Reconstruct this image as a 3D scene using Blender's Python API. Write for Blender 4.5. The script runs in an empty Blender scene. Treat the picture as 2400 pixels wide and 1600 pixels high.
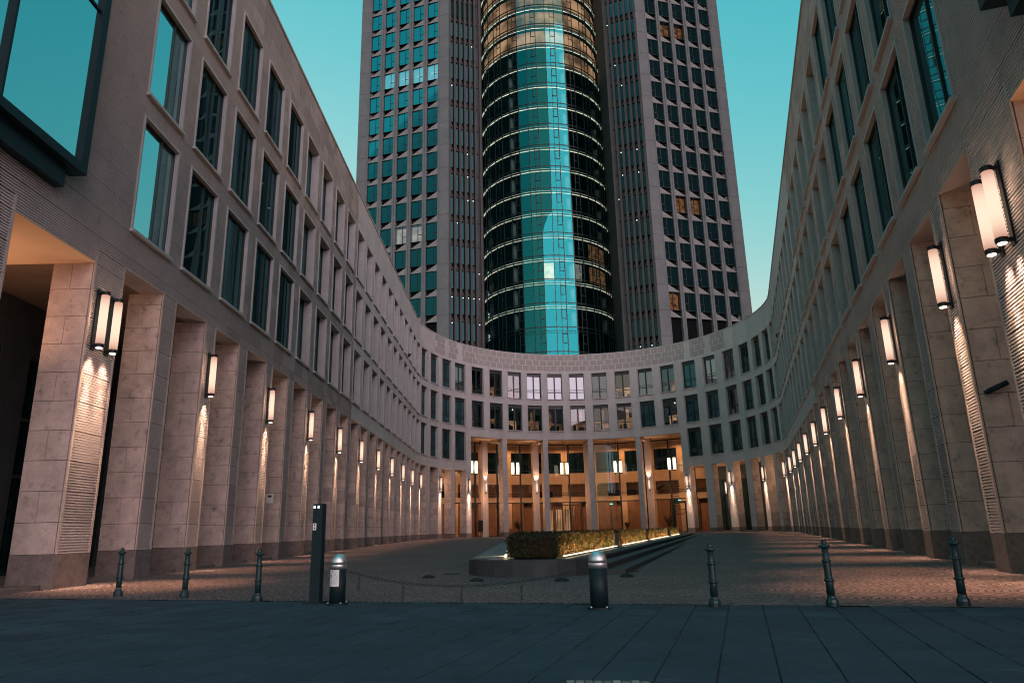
import bpy, bmesh, math, random
from mathutils import Matrix, Vector
random.seed(7)
R_ = math.radians
sc = bpy.context.scene
C = sc.collection

# ------------------------------------------------------------------ camera, sky, sun, exposure
W = 3.0                    # one facade bay, metres
EYE = 1.065
cam_d = bpy.data.cameras.new('camera')
cam = bpy.data.objects.new('camera', cam_d); C.objects.link(cam)
cam_d.sensor_width = 36.0; cam_d.lens = 24.78; cam_d.clip_start = 0.1; cam_d.clip_end = 4000
pit, rol = R_(14.924), R_(1.37)
fwd = Vector((0, math.cos(pit), math.sin(pit))); up0 = Vector((0, -math.sin(pit), math.cos(pit))); rt0 = Vector((1, 0, 0))
rt = rt0*math.cos(rol) - up0*math.sin(rol)
up = up0*math.cos(rol) + rt0*math.sin(rol)
cam.matrix_world = Matrix(((rt.x, up.x, -fwd.x, 0), (rt.y, up.y, -fwd.y, 0), (rt.z, up.z, -fwd.z, EYE), (0, 0, 0, 1)))
sc.camera = cam

SUN_EL, SUN_AZ = 4.0, 152.0     # low dusk glow behind the camera, to the right (heading from +Y towards +X)
wd = bpy.data.worlds.new('World'); sc.world = wd; wd.use_nodes = True
nt = wd.node_tree; nt.nodes.clear()
sky = nt.nodes.new('ShaderNodeTexSky'); sky.sky_type = 'NISHITA'; sky.sun_disc = False
sky.sun_elevation = R_(SUN_EL); sky.sun_rotation = R_(SUN_AZ); sky.air_density = 1.0; sky.dust_density = 4.0; sky.ozone_density = 2.0
# dusk grade of the sky: each channel gets its own power curve, the same for the whole dome
sepc = nt.nodes.new('ShaderNodeSeparateColor'); comb = nt.nodes.new('ShaderNodeCombineColor')
nt.links.new(sky.outputs[0], sepc.inputs[0])
for ch, (k_, g_, cap_) in enumerate(((1.85, 2.6, .95), (.70, .635, .80), (.58, .426, .80))):
    pw = nt.nodes.new('ShaderNodeMath'); pw.operation = 'POWER'; pw.inputs[1].default_value = g_; nt.links.new(sepc.outputs[ch], pw.inputs[0])
    ml_ = nt.nodes.new('ShaderNodeMath'); ml_.operation = 'MULTIPLY'; ml_.inputs[1].default_value = k_; nt.links.new(pw.outputs[0], ml_.inputs[0])
    mn = nt.nodes.new('ShaderNodeMath'); mn.operation = 'MINIMUM'; mn.inputs[1].default_value = cap_; nt.links.new(ml_.outputs[0], mn.inputs[0])
    nt.links.new(mn.outputs[0], comb.inputs[ch])
bg = nt.nodes.new('ShaderNodeBackground'); bg.inputs[1].default_value = 0.10
wo = nt.nodes.new('ShaderNodeOutputWorld')
nt.links.new(comb.outputs[0], bg.inputs[0]); nt.links.new(bg.outputs[0], wo.inputs[0])
sd = bpy.data.lights.new('sun', 'SUN'); sd.energy = 0.20; sd.color = (1.0, 0.75, 0.84); sd.angle = R_(60)
sun = bpy.data.objects.new('sun', sd); C.objects.link(sun)
_d = Vector((math.sin(R_(SUN_AZ))*math.cos(R_(10)), math.cos(R_(SUN_AZ))*math.cos(R_(10)), math.sin(R_(10))))
sun.rotation_euler = _d.to_track_quat('Z', 'Y').to_euler()
sc.view_settings.view_transform = 'Standard'; sc.view_settings.look = 'None'
K = 0.10                       # lamps are metered for this exposure
sc.view_settings.exposure = 3.32; sc.view_settings.gamma = 1.0; sc.view_settings.use_curve_mapping = False
sc.render.engine = 'CYCLES'
sc.cycles.use_denoising = True
try: sc.cycles.denoiser = 'OPENIMAGEDENOISE'
except Exception: pass
sc.cycles.filter_width = 1.1; sc.cycles.max_bounces = 7; sc.cycles.transparent_max_bounces = 10; sc.cycles.sample_clamp_indirect = 4.0
sc.cycles.caustics_reflective = False; sc.cycles.caustics_refractive = False

# ------------------------------------------------------------------ materials
def newmat(name):
    m = bpy.data.materials.new(name); m.use_nodes = True; n = m.node_tree; n.nodes.clear()
    out = n.nodes.new('ShaderNodeOutputMaterial'); return m, n, out
def lk(n, a, b): n.links.new(a, b)
def math_(n, op, a=None, b=None, c=None):
    x = n.nodes.new('ShaderNodeMath'); x.operation = op
    for i, v in enumerate((a, b, c)):
        if v is None: continue
        if isinstance(v, (int, float)): x.inputs[i].default_value = v
        else: lk(n, v, x.inputs[i])
    return x.outputs[0]
def mixc(n, fac, a, b, mode='MIX'):
    x = n.nodes.new('ShaderNodeMix'); x.data_type = 'RGBA'; x.blend_type = mode
    for i, v in ((0, fac), (6, a), (7, b)):
        if isinstance(v, (int, float)): x.inputs[i].default_value = v
        elif isinstance(v, tuple): x.inputs[i].default_value = (*v[:3], 1)
        else: lk(n, v, x.inputs[i])
    return x.outputs[2]
def noise(n, scale, detail=4, rough=.6, vec=None):
    x = n.nodes.new('ShaderNodeTexNoise'); x.inputs['Scale'].default_value = scale; x.inputs['Detail'].default_value = detail
    x.inputs['Roughness'].default_value = rough
    if vec is not None: lk(n, vec, x.inputs['Vector'])
    return x.outputs[0]
def ramp(n, fac, a, b):
    x = n.nodes.new('ShaderNodeMapRange'); x.inputs[1].default_value = a; x.inputs[2].default_value = b; lk(n, fac, x.inputs[0]); return x.outputs[0]
def stone(name, c1, c2, scale=1.2, rough=.75, island=.25, bump=.15, spots=0.0, ribs=0.0, fine=40.0):
    m, n, out = newmat(name)
    geo = n.nodes.new('ShaderNodeNewGeometry'); pos = geo.outputs['Position']
    f1 = ramp(n, noise(n, scale, 6, .65, pos), .3, .7)
    col = mixc(n, f1, c1, c2)
    f2 = ramp(n, noise(n, fine, 3, .7, pos), .25, .75)
    k = math_(n, 'MULTIPLY_ADD', f2, .30, .85)
    if spots:
        f3 = ramp(n, noise(n, 5.0, 5, .7, pos), .56, .72)
        k = math_(n, 'MULTIPLY', k, math_(n, 'MULTIPLY_ADD', f3, -spots, 1.0))
    if island:
        k = math_(n, 'MULTIPLY', k, math_(n, 'MULTIPLY_ADD', geo.outputs['Random Per Island'], island*2, 1-island))
    cb = n.nodes.new('ShaderNodeCombineColor')
    for i in range(3): lk(n, k, cb.inputs[i])
    col = mixc(n, 1.0, col, cb.outputs[0], 'MULTIPLY')
    p = n.nodes.new('ShaderNodeBsdfPrincipled'); lk(n, col, p.inputs['Base Color']); p.inputs['Roughness'].default_value = rough
    p.inputs['Specular IOR Level'].default_value = .3
    h = f2
    if ribs:
        sep = n.nodes.new('ShaderNodeSeparateXYZ'); lk(n, pos, sep.inputs[0])
        fr = math_(n, 'FRACT', math_(n, 'DIVIDE', sep.outputs[2], ribs))
        h = math_(n, 'ADD', math_(n, 'MULTIPLY', math_(n, 'LESS_THAN', fr, .6), 3.0), f2)
    bm_ = n.nodes.new('ShaderNodeBump'); bm_.inputs['Strength'].default_value = bump; bm_.inputs['Distance'].default_value = .01
    lk(n, h, bm_.inputs['Height']); lk(n, bm_.outputs[0], p.inputs['Normal'])
    lk(n, p.outputs[0], out.inputs[0]); return m
def plain(name, c, rough=.5, metal=0.0, spec=.5):
    m, n, out = newmat(name); p = n.nodes.new('ShaderNodeBsdfPrincipled')
    geo = n.nodes.new('ShaderNodeNewGeometry')
    f = ramp(n, noise(n, 9.0, 4, .6, geo.outputs['Position']), .3, .7)
    lk(n, mixc(n, f, tuple(x*.82 for x in c), tuple(x*1.15 for x in c)), p.inputs['Base Color'])
    p.inputs['Roughness'].default_value = rough; p.inputs['Metallic'].default_value = metal; p.inputs['Specular IOR Level'].default_value = spec
    lk(n, p.outputs[0], out.inputs[0]); return m
def emit(name, c, s, var=0.0, scale=1.0):
    m, n, out = newmat(name); e = n.nodes.new('ShaderNodeEmission'); e.inputs[0].default_value = (*c, 1); s = s*K; e.inputs[1].default_value = s
    if var:
        geo = n.nodes.new('ShaderNodeNewGeometry')
        f = math_(n, 'MULTIPLY_ADD', ramp(n, noise(n, scale, 2, .5, geo.outputs['Position']), .35, .65), var*s, s*(1-var)); lk(n, f, e.inputs[1])
    lk(n, e.outputs[0], out.inputs[0]); return m
def glass(name, f0, f1, tint_c, back, clear=False, wav=.03, rough=.01, ior=1.5, curtain=False):
    """coated glazing: mirror part f0 + f1*fresnel over a dark body or over what is behind"""
    m, n, out = newmat(name)
    fr = n.nodes.new('ShaderNodeFresnel'); fr.inputs[0].default_value = ior
    fac = math_(n, 'MULTIPLY_ADD', fr.outputs[0], f1, f0)
    g = n.nodes.new('ShaderNodeBsdfGlossy'); g.inputs['Color'].default_value = (*tint_c, 1); g.inputs['Roughness'].default_value = rough
    if clear:
        b = n.nodes.new('ShaderNodeBsdfTransparent')
    else:
        b = n.nodes.new('ShaderNodeBsdfDiffuse')
    b.inputs['Color'].default_value = (*back, 1)
    if curtain:      # vertical folds of curtains, more or less drawn from window to window
        g2 = n.nodes.new('ShaderNodeNewGeometry'); m2 = n.nodes.new('ShaderNodeMapping'); m2.inputs['Scale'].default_value = (2.6, 2.6, .05); lk(n, g2.outputs['Position'], m2.inputs[0])
        oi = n.nodes.new('ShaderNodeObjectInfo'); f = ramp(n, noise(n, 1.0, 3, .6, m2.outputs[0]), .46, .62)
        f = math_(n, 'MULTIPLY', f, math_(n, 'POWER', oi.outputs['Random'], 1.6))
        lk(n, mixc(n, f, back, tuple(x*9 for x in back)), b.inputs['Color'])
    if wav:
        geo = n.nodes.new('ShaderNodeNewGeometry'); mp = n.nodes.new('ShaderNodeMapping'); mp.inputs['Scale'].default_value = (.5, .5, .25); lk(n, geo.outputs['Position'], mp.inputs[0])
        bp = n.nodes.new('ShaderNodeBump'); bp.inputs['Strength'].default_value = wav; bp.inputs['Distance'].default_value = .3
        lk(n, noise(n, 1.0, 1, .4, mp.outputs[0]), bp.inputs['Height']); lk(n, bp.outputs[0], g.inputs['Normal'])
    mx = n.nodes.new('ShaderNodeMixShader'); lk(n, fac, mx.inputs[0]); lk(n, b.outputs[0], mx.inputs[1]); lk(n, g.outputs[0], mx.inputs[2])
    lk(n, mx.outputs[0], out.inputs[0]); return m

M = {}
M['ribbed'] = stone('ribbed_limestone', (.43, .385, .385), (.53, .475, .47), 1.0, .8, .16, .1, .25)
M['flat'] = stone('fine_ribbed_limestone', (.42, .385, .39), (.51, .47, .475), .8, .8, .05, .5, .18, ribs=.055)
M['block'] = stone('limestone_block', (.36, .29, .262), (.58, .475, .43), 2.2, .75, .20, .15, .50)
M['smooth'] = stone('smooth_limestone', (.44, .35, .31), (.52, .42, .38), 1.0, .7, .1, .1, .2)
M['granite'] = stone('granite_plinth', (.12, .10, .095), (.21, .175, .165), 6.0, .7, .12, .1, .3, fine=45)
M['joint'] = plain('dark_joint', (.03, .028, .027), .9)  # one dark colour for joints and the backing behind them
M['parapet'] = stone('parapet_stone', (.25, .23, .23), (.33, .30, .30), 1.2, .8, .16, .1, .2)
M['parapet_joint'] = stone('parapet_lime_joint', (.50, .43, .40), (.58, .50, .46), 1.0, .8, 0, .05)
M['trim'] = stone('window_surround_stone', (.34, .34, .345), (.43, .43, .435), 1.5, .6, .06, .05, .1)
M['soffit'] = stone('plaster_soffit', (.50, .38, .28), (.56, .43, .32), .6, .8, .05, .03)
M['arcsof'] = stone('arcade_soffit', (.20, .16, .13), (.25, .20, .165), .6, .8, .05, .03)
M['roof'] = plain('roof_gravel', (.12, .12, .12), .9)
M['darkmetal'] = plain('dark_metal', (.012, .014, .016), .4, .3)
M['frame'] = plain('dark_window_frame', (.016, .022, .024), .4, .2)
M['black'] = plain('dark_interior', (.006, .007, .008), .9, 0, .1)
M['win'] = glass('window_glass', .04, .80, (.45, .95, 1.0), (.006, .014, .017), curtain=True)
M['winhi'] = glass('coated_window_glass', .50, .45, (.55, .97, 1.0), (.006, .016, .018), wav=.01)
M['wintower'] = glass('tower_window_glass', .05, .33, (.12, .92, 1.0), (.006, .02, .024), wav=.04)
M['winmid'] = glass('sunset_window_glass', .20, .70, (.78, .86, .92), (.006, .014, .017), wav=.02)
M['wininner'] = glass('inner_face_glass', .02, .35, (.3, .9, 1.0), (.004, .012, .015), wav=.02)
M['winlit'] = glass('room_window_glass', .10, .80, (.9, .95, 1.0), (.75, .75, .75), True)
M['cyl'] = glass('curved_tower_glass', .13, .5, (.07, .95, 1.0), (.42, .56, .58), True, wav=.015)
M['lobby'] = glass('lobby_glass', .03, .75, (1, 1, 1), (.86, .84, .80), True, wav=.0)
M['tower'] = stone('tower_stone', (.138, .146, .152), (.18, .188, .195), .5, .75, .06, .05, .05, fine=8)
M['towerdark'] = stone('shaded_tower_stone', (.050, .050, .052), (.075, .073, .075), .5, .75, .06, .05, .05, fine=8)  # tower stone darkened: shade of the inner faces put into the colour
M['spandrel'] = stone('tower_spandrel_stone', (.22, .22, .22), (.28, .27, .27), .5, .75, .08, .05, .05, fine=8)
def tubeglow(name, c1, c2, s_):
    m, n, out = newmat(name); tc_ = n.nodes.new('ShaderNodeTexCoord'); sp = n.nodes.new('ShaderNodeSeparateXYZ'); lk(n, tc_.outputs['Generated'], sp.inputs[0])
    q = math_(n, 'POWER', math_(n, 'ABSOLUTE', math_(n, 'MULTIPLY_ADD', sp.outputs[2], 2.0, -1.0)), 3.0)
    e = n.nodes.new('ShaderNodeEmission'); lk(n, mixc(n, q, c1, c2), e.inputs[0]); lk(n, math_(n, 'MULTIPLY_ADD', q, -.45*s_*K, s_*K), e.inputs[1]); lk(n, e.outputs[0], out.inputs[0]); return m
M['tube'] = tubeglow('lamp_tube_glow', (1.0, .76, .57), (1.0, .52, .38), 1.15)
M['lens'] = emit('lamp_lens_glow', (1.0, .80, .62), 6.0)
M['pend'] = emit('pendant_glow', (1.0, .86, .62), 2.2)
M['led'] = emit('led_strip_glow', (1.0, .78, .50), 5.0)
M['strip'] = emit('tower_light_strip', (1.0, .88, .66), 1.9, .5, .5)
M['exit'] = emit('exit_sign_glow', (.25, 1.0, .75), 1.4)
M['spot'] = emit('ceiling_spot_glow', (.9, .95, .9), 3.0)
M['room'] = emit('lit_room_wall', (1.0, .42, .17), .32, .8, 1.3)
M['room2'] = emit('lit_room_wall_warm', (1.0, .55, .28), .55, .6, .8)
M['roombright'] = emit('lit_room_wall_bright', (1.0, .62, .36), 2.2, .4, .8)
M['roomtop'] = emit('lit_top_floor', (1.0, .44, .23), 1.25, .85, .28)
M['roomw'] = emit('lit_room_wall_white', (1.0, .80, .68), .50, .5, .8)
M['lobwall'] = stone('lobby_stone_wall', (.50, .36, .24), (.58, .43, .29), .7, .6, .05, .02)
M['wood'] = stone('lobby_wood', (.20, .11, .06), (.30, .17, .09), 1.5, .5, .05, .02)
M['white'] = plain('white_panel', (.75, .73, .68), .6)
M['paint'] = plain('dark_green_paint', (.012, .040, .044), .38, .2)
M['postpaint'] = plain('anthracite_paint', (.006, .020, .026), .55, 0, .3)
M['steel'] = plain('brushed_steel', (.78, .80, .81), .46, 1.0)
M['chain'] = plain('chain_steel', (.05, .07, .075), .45, .7)
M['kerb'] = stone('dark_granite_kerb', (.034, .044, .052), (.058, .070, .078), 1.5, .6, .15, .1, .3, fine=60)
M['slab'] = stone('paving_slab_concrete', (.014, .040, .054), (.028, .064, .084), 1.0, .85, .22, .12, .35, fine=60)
M['pathslab'] = stone('terrace_slab', (.16, .17, .17), (.24, .25, .25), 1.0, .8, .35, .1, .2)
M['iron'] = plain('cast_iron', (.02, .02, .02), .6, .5)
M['sign'] = plain('white_sign', (.70, .72, .72), .5)
M['ink'] = plain('black_print', (.012, .012, .012), .7)

# cobbles laid in segment arcs
def cobbles():
    m, n, out = newmat('cobble_setts')
    geo = n.nodes.new('ShaderNodeNewGeometry'); mp = n.nodes.new('ShaderNodeMapping'); mp.vector_type = 'TEXTURE'
    mp.inputs['Rotation'].default_value = (0, 0, R_(-17.2)); lk(n, geo.outputs['Position'], mp.inputs[0])
    s = n.nodes.new('ShaderNodeSeparateXYZ'); lk(n, mp.outputs[0], s.inputs[0])
    fx = math_(n, 'SUBTRACT', math_(n, 'MULTIPLY', math_(n, 'FRACT', math_(n, 'DIVIDE', s.outputs[1], 1.25)), 2.0), 1.0)
    arc = math_(n, 'MULTIPLY', math_(n, 'POWER', math_(n, 'ABSOLUTE', fx), 2.0), .42)
    u = math_(n, 'ADD', s.outputs[0], arc)
    cv = n.nodes.new('ShaderNodeCombineXYZ'); lk(n, s.outputs[1], cv.inputs[0]); lk(n, u, cv.inputs[1])
    br = n.nodes.new('ShaderNodeTexBrick'); lk(n, cv.outputs[0], br.inputs[0])
    br.inputs['Scale'].default_value = 1.0; br.inputs['Brick Width'].default_value = .115; br.inputs['Row Height'].default_value = .105
    br.inputs['Mortar Size'].default_value = .016; br.inputs['Mortar Smooth'].default_value = .4
    br.inputs['Color1'].default_value = (.14, .105, .105, 1); br.inputs['Color2'].default_value = (.30, .225, .22, 1); br.inputs['Mortar'].default_value = (.03, .028, .027, 1)
    big = ramp(n, noise(n, .35, 5, .6, geo.outputs['Position']), .3, .7)
    col = mixc(n, 1.0, br.outputs[0], mixc(n, big, (.70, .70, .72), (1.1, 1.08, 1.05)), 'MULTIPLY')
    p = n.nodes.new('ShaderNodeBsdfPrincipled'); lk(n, col, p.inputs['Base Color']); p.inputs['Roughness'].default_value = .62
    bp = n.nodes.new('ShaderNodeBump'); bp.inputs['Strength'].default_value = 1.0; bp.inputs['Distance'].default_value = .035
    hh = math_(n, 'ADD', math_(n, 'SUBTRACT', 1.0, br.outputs[1]), math_(n, 'MULTIPLY', noise(n, 25., 2, .5, geo.outputs['Position']), .5))
    lk(n, hh, bp.inputs['Height']); lk(n, bp.outputs[0], p.inputs['Normal'])
    lk(n, p.outputs[0], out.inputs[0]); return m
M['cobble'] = cobbles()
def foliage(name, c1, c2):
    m, n, out = newmat(name); geo = n.nodes.new('ShaderNodeNewGeometry')
    col = mixc(n, geo.outputs['Random Per Island'], c1, c2)
    col = mixc(n, ramp(n, noise(n, 1.6, 3, .6, geo.outputs['Position']), .4, .62), col, (.050, .032, .012))
    p = n.nodes.new('ShaderNodeBsdfPrincipled'); lk(n, col, p.inputs['Base Color']); p.inputs['Roughness'].default_value = .55
    tr = n.nodes.new('ShaderNodeBsdfTranslucent'); lk(n, col, tr.inputs[0])
    mx = n.nodes.new('ShaderNodeMixShader'); mx.inputs[0].default_value = .25; lk(n, p.outputs[0], mx.inputs[1]); lk(n, tr.outputs[0], mx.inputs[2])
    lk(n, mx.outputs[0], out.inputs[0]); return m
M['leaf'] = foliage('hedge_leaves', (.008, .020, .007), (.034, .042, .011))
M['twig'] = plain('hedge_core', (.012, .014, .008), .9, 0, .1)

# ------------------------------------------------------------------ helpers
OFF = {}
class MB:
    def __init__(s): s.v = []; s.f = []
    def poly(s, pts):
        b = len(s.v); s.v += [tuple(p) for p in pts]; s.f.append(tuple(range(b, b+len(pts))))
    def hexa(s, p):     # 8 points: bottom 4 (ccw), top 4
        b = len(s.v); s.v += [tuple(q) for q in p]
        for q in ((3, 2, 1, 0), (4, 5, 6, 7), (0, 1, 5, 4), (1, 2, 6, 5), (2, 3, 7, 6), (3, 0, 4, 7)): s.f.append(tuple(b+i for i in q))
    def box(s, x0, x1, y0, y1, z0, z1):
        s.hexa([(x0, y0, z0), (x1, y0, z0), (x1, y1, z0), (x0, y1, z0), (x0, y0, z1), (x1, y0, z1), (x1, y1, z1), (x0, y1, z1)])
    def prism(s, pts, z0, z1):
        b = len(s.v); n = len(pts); s.v += [(p[0], p[1], z0) for p in pts] + [(p[0], p[1], z1) for p in pts]
        s.f.append(tuple(b+i for i in reversed(range(n)))); s.f.append(tuple(b+n+i for i in range(n)))
        for i in range(n): j = (i+1) % n; s.f.append((b+i, b+j, b+n+j, b+n+i))
    def lathe(s, prof, seg=16, cx=0, cy=0, cap=True):
        b = len(s.v); n = len(prof)
        for r, z in prof:
            for k in range(seg): a = 2*math.pi*k/seg; s.v.append((cx+r*math.cos(a), cy+r*math.sin(a), z))
        for i in range(n-1):
            for k in range(seg):
                k2 = (k+1) % seg; s.f.append((b+i*seg+k, b+i*seg+k2, b+(i+1)*seg+k2, b+(i+1)*seg+k))
        if cap:
            s.f.append(tuple(b+k for k in reversed(range(seg)))); s.f.append(tuple(b+(n-1)*seg+k for k in range(seg)))
    def rod(s, p, q, r, seg=6):
        p, q = Vector(p), Vector(q); d = (q-p); m = d.to_track_quat('Z', 'Y').to_matrix(); b = len(s.v)
        for e in (p, q):
            for k in range(seg): a = 2*math.pi*k/seg; s.v.append(tuple(e + m @ Vector((r*math.cos(a), r*math.sin(a), 0))))
        for k in range(seg): k2 = (k+1) % seg; s.f.append((b+k, b+k2, b+seg+k2, b+seg+k))
        s.f.append(tuple(b+k for k in reversed(range(seg)))); s.f.append(tuple(b+seg+k for k in range(seg)))
    def add(s, verts, faces, mat=None):
        b = len(s.v); s.v += [tuple(mat @ Vector(v)) if mat is not None else tuple(v) for v in verts]
        s.f += [tuple(b+i for i in f) for f in faces]
    def mesh(s, name, mat, smooth=False, off=(0, 0, 0)):
        me = bpy.data.meshes.new(name)
        me.from_pydata([(v[0]-off[0], v[1]-off[1], v[2]-off[2]) for v in s.v], [], s.f)
        me.materials.append(M[mat] if isinstance(mat, str) else mat)
        if smooth:
            for p in me.polygons: p.use_smooth = True
        return me
    def build(s, name, mat, parent=None, smooth=False):
        off = OFF.get(parent.name, (0, 0, 0)) if parent is not None else (0, 0, 0)
        return link(name, s.mesh(name, mat, smooth, off), parent)
def link(name, me, parent=None, loc=None, rotz=None):
    o = bpy.data.objects.new(name, me); C.objects.link(o)
    if parent is not None: o.parent = parent
    if loc is not None:
        off = OFF.get(parent.name, (0, 0, 0)) if parent is not None else (0, 0, 0)
        o.location = (loc[0]-off[0], loc[1]-off[1], loc[2]-off[2])
    if rotz is not None: o.rotation_euler = (0, 0, rotz)
    return o
def tag(o, label=None, cat=None, group=None, kind=None):
    if label: o['label'] = label
    if cat: o['category'] = cat
    if group: o['group'] = group
    if kind: o['kind'] = kind
    return o
def thing(name, label, cat, loc=(0, 0, 0), rotz=0.0, group=None, world_children=False):
    o = bpy.data.objects.new(name, None); C.objects.link(o); o.location = loc; o.rotation_euler = (0, 0, rotz)
    o.empty_display_size = .3
    if world_children: OFF[o.name] = tuple(loc)
    return tag(o, label, cat, group)
def lamp(name, kind, loc, energy, color, parent=None, size=.1, spot=None, target=None, blend=1.0, shape=None):
    d = bpy.data.lights.new(name, kind); d.energy = energy*K; d.color = color
    if kind in ('POINT', 'SPOT'): d.shadow_soft_size = size
    if kind == 'SPOT': d.spot_size = R_(spot); d.spot_blend = blend
    if kind == 'AREA':
        d.shape = 'RECTANGLE' if shape else 'SQUARE'; d.size = size
        if shape: d.size_y = shape
    o = bpy.data.objects.new(name, d); C.objects.link(o); o.location = loc
    if name in ('lobby_light', 'portico_light', 'portal_fill', 'arcade_light', 'hedge_light', 'glow', 'downlight', 'wallwash'): o.visible_glossy = False
    if parent is not None: o.parent = parent
    if target is not None:
        o.rotation_euler = (Vector(target)-Vector(loc)).to_track_quat('-Z', 'Y').to_euler()
    return o
WARM = (1.0, .62, .40)
zz = lambda h: W*h + EYE
def gz(y): return 0.0 if y < 18 else (.25 if y > 72 else .25*(y-18)/54)

# facade path: left wing, arc, right wing.  t is measured in bays
CX, CY, RR = 8.571, 75.315, 18.762
TA, TB, T0 = 20.141, 41.66, 29.96
AX, AY = .29568, .95529
def sstep(x): x = max(0, min(1, x)); return x*x*(3-2*x)
def path(t):
    if t <= TA: return Vector((-10.434, 14.892+W*t))
    if t >= TB:
        s = 19.185-(t-TB); return Vector((9.7462+W*s*AX, 14.7017+W*s*AY))
    th = (t-T0)/6.254; dg = math.degrees(th)
    r = RR + .243*sstep((-70-dg)/20) + .285*sstep((dg-85)/22.2)
    return Vector((CX+r*math.sin(th), CY+r*math.cos(th)))
def frame(t):
    d = (path(t+.004)-path(t-.004)).normalized(); return d, Vector((d.y, -d.x))
def F(t, off, z):      # off > 0 into the court
    p = path(t); d, n = frame(t); return Vector((p.x+n.x*off, p.y+n.y*off, z))
def chord(t0, t1):
    p, q = path(t0), path(t1); d = q-p; return p, d.length, math.atan2(d.y, d.x)
SOF, SOFP, SOFD, ROOF = 8.175, 12.435, 7.815, 23.95
ROWS = [(9.315, 12.90), (13.587, 17.06), (17.865, 21.43)]

# ------------------------------------------------------------------ ground
def smooth_grid(xs, ys, zf):
    m = MB(); nx = len(xs)
    for y in ys:
        for x in xs: m.v.append((x, y, zf(x, y)))
    for j in range(len(ys)-1):
        for i in range(nx-1): a = j*nx+i; m.f.append((a, a+1, a+nx+1, a+nx))
    return m
g = smooth_grid([-600, -60, 60, 600], [-600, -20, 18, 36, 54, 72, 160, 900], lambda x, y: gz(y)-.05)
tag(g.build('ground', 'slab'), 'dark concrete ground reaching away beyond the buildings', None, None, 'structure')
BD = R_(108.0); BX = Vector((math.sin(BD), math.cos(BD)))     # border line of the paving, heading 108 deg
BP = Vector((0.0, 11.25))
def bordery(x): return BP.y + (x-BP.x)*BX.y/BX.x
m = MB(); xs = [-45, -16, -12, -8, -4, 0, 4, 8, 12, 16, 24, 32, 45]; ys = [0, .08, .2, .35, .5, .7, .85, 1.0]
for k in ys:
    for x in xs:
        y0 = bordery(x); y = y0 + (112-y0)*k; m.v.append((x, y, gz(y)))
nx = len(xs)
for j in range(len(ys)-1):
    for i in range(nx-1): a = j*nx+i; m.f.append((a, a+1, a+nx+1, a+nx))
tag(m.build('cobbled_plaza', 'cobble'), 'cobbled forecourt of small setts laid in arcs', None, None, 'structure')

# pavement of square slabs, columns running with the right wing
pav = MB()
pts = [(-40, bordery(-40)), (-40, -6), (40, -6), (40, bordery(40))]
pav.poly([(x, y-.004, -.012) for x, y in pts])
pave = pav.build('pavement', 'joint'); tag(pave, 'dark slab pavement in front of the forecourt', None, None, 'structure')
da = Vector((AX, AY)); db = Vector((AY, -AX)); SL = .435
slabs = []
for i in range(-40, 36):
    for j in range(-40, 30):
        o = BP + db*(i*SL) - da*((j+1)*SL+.02) + da*((i*.37 % 1)*SL - SL)*1.0
        c = o + db*SL/2 + da*SL/2
        if (c-BP).dot(Vector((-BX.y, BX.x))) < -.0 and False: continue
        d_ = Vector((math.sin(BD-math.pi/2), math.cos(BD-math.pi/2)))   # towards the plaza
        top = max((o + db*a*SL + da*b*SL - BP).dot(d_) for a in (0, 1) for b in (0, 1))
        if top > .30: continue
        if not (-13 < c.x < 11 and 3.2 < c.y < 16): continue
        if abs(c.x) > c.y*.86: continue
        slabs.append(((c.x**2+c.y**2), o, top))
slabs.sort(key=lambda q: q[0])
sm = []
for k in range(12):
    b = MB(); e = .0075; T_ = [random.gauss(0, .003) for _ in range(4)]
    g_ = .013; b.v = [(e, g_, -.03), (SL-e, g_, -.03), (SL-e, SL-g_, -.03), (e, SL-g_, -.03), (e, g_, -.003+T_[0]), (SL-e, g_, -.003+T_[1]), (SL-e, SL-g_, -.003+T_[2]), (e, SL-g_, -.003+T_[3])]
    b.f = [(4, 5, 6, 7), (0, 1, 5, 4), (1, 2, 6, 5), (2, 3, 7, 6), (3, 0, 4, 7)]
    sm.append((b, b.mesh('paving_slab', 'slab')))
rot = math.atan2(db.y, db.x)
far = MB(); cnt = 0
for d2, o, top in slabs:
    k = random.randrange(12)
    if cnt < 300:
        cnt += 1; link('paving_slab', sm[k][1], pave, (o.x, o.y, 0), rot)
    else:
        far.add(sm[k][0].v, sm[k][0].f, Matrix.Translation((o.x, o.y, 0)) @ Matrix.Rotation(rot, 4, 'Z'))
tag(far.build('paving_slabs', 'slab', pave), None, None, None, 'stuff')

# ------------------------------------------------------------------ ring building
ROOT = thing('office_building', 'curved limestone office building with colonnades round the cobbled forecourt', 'building', (8.57, 94.5, 0), world_children=True)
wins = []      # tL, tR, rows, type
for i in range(1, 21):
    tl = i+.01 if i < 20 else 19.97
    wins.append((tl, tl+.715 if i < 20 else 20.66, (0, 1, 2), 'A' if i <= 5 else 'B'))
arcS = {'W21': -9.16, 'W22': -8.17, 'W23': -7.17, 'W24': -6.25, 'V1': -5.20, 'V2': -4.20, 'V3': -3.25, 'V4': -2.30, 'V5': -1.33, 'V6': -.33, 'V7': .69, 'V8': 1.73, 'V9': 2.77, 'V10': 3.80,
        'X1': 4.85, 'X2': 5.92, 'X3': 7.02, 'X4': 8.05, 'X5': 9.05, 'X6': 10.03, 'X7': 10.98}
for k, s in arcS.items():
    wins.append((s+T0, s+T0+.70, (1, 2) if k[0] == 'V' else (0, 1, 2), 'C' if k[0] == 'V' or k in ('W24', 'W23', 'X1', 'X2', 'X3', 'X4') else 'D'))
for i in range(19, -1, -1):
    wins.append((60.855-i, 61.580-i, (0, 1, 2), 'A' if i <= 4 else 'B'))
wins.sort()
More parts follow.
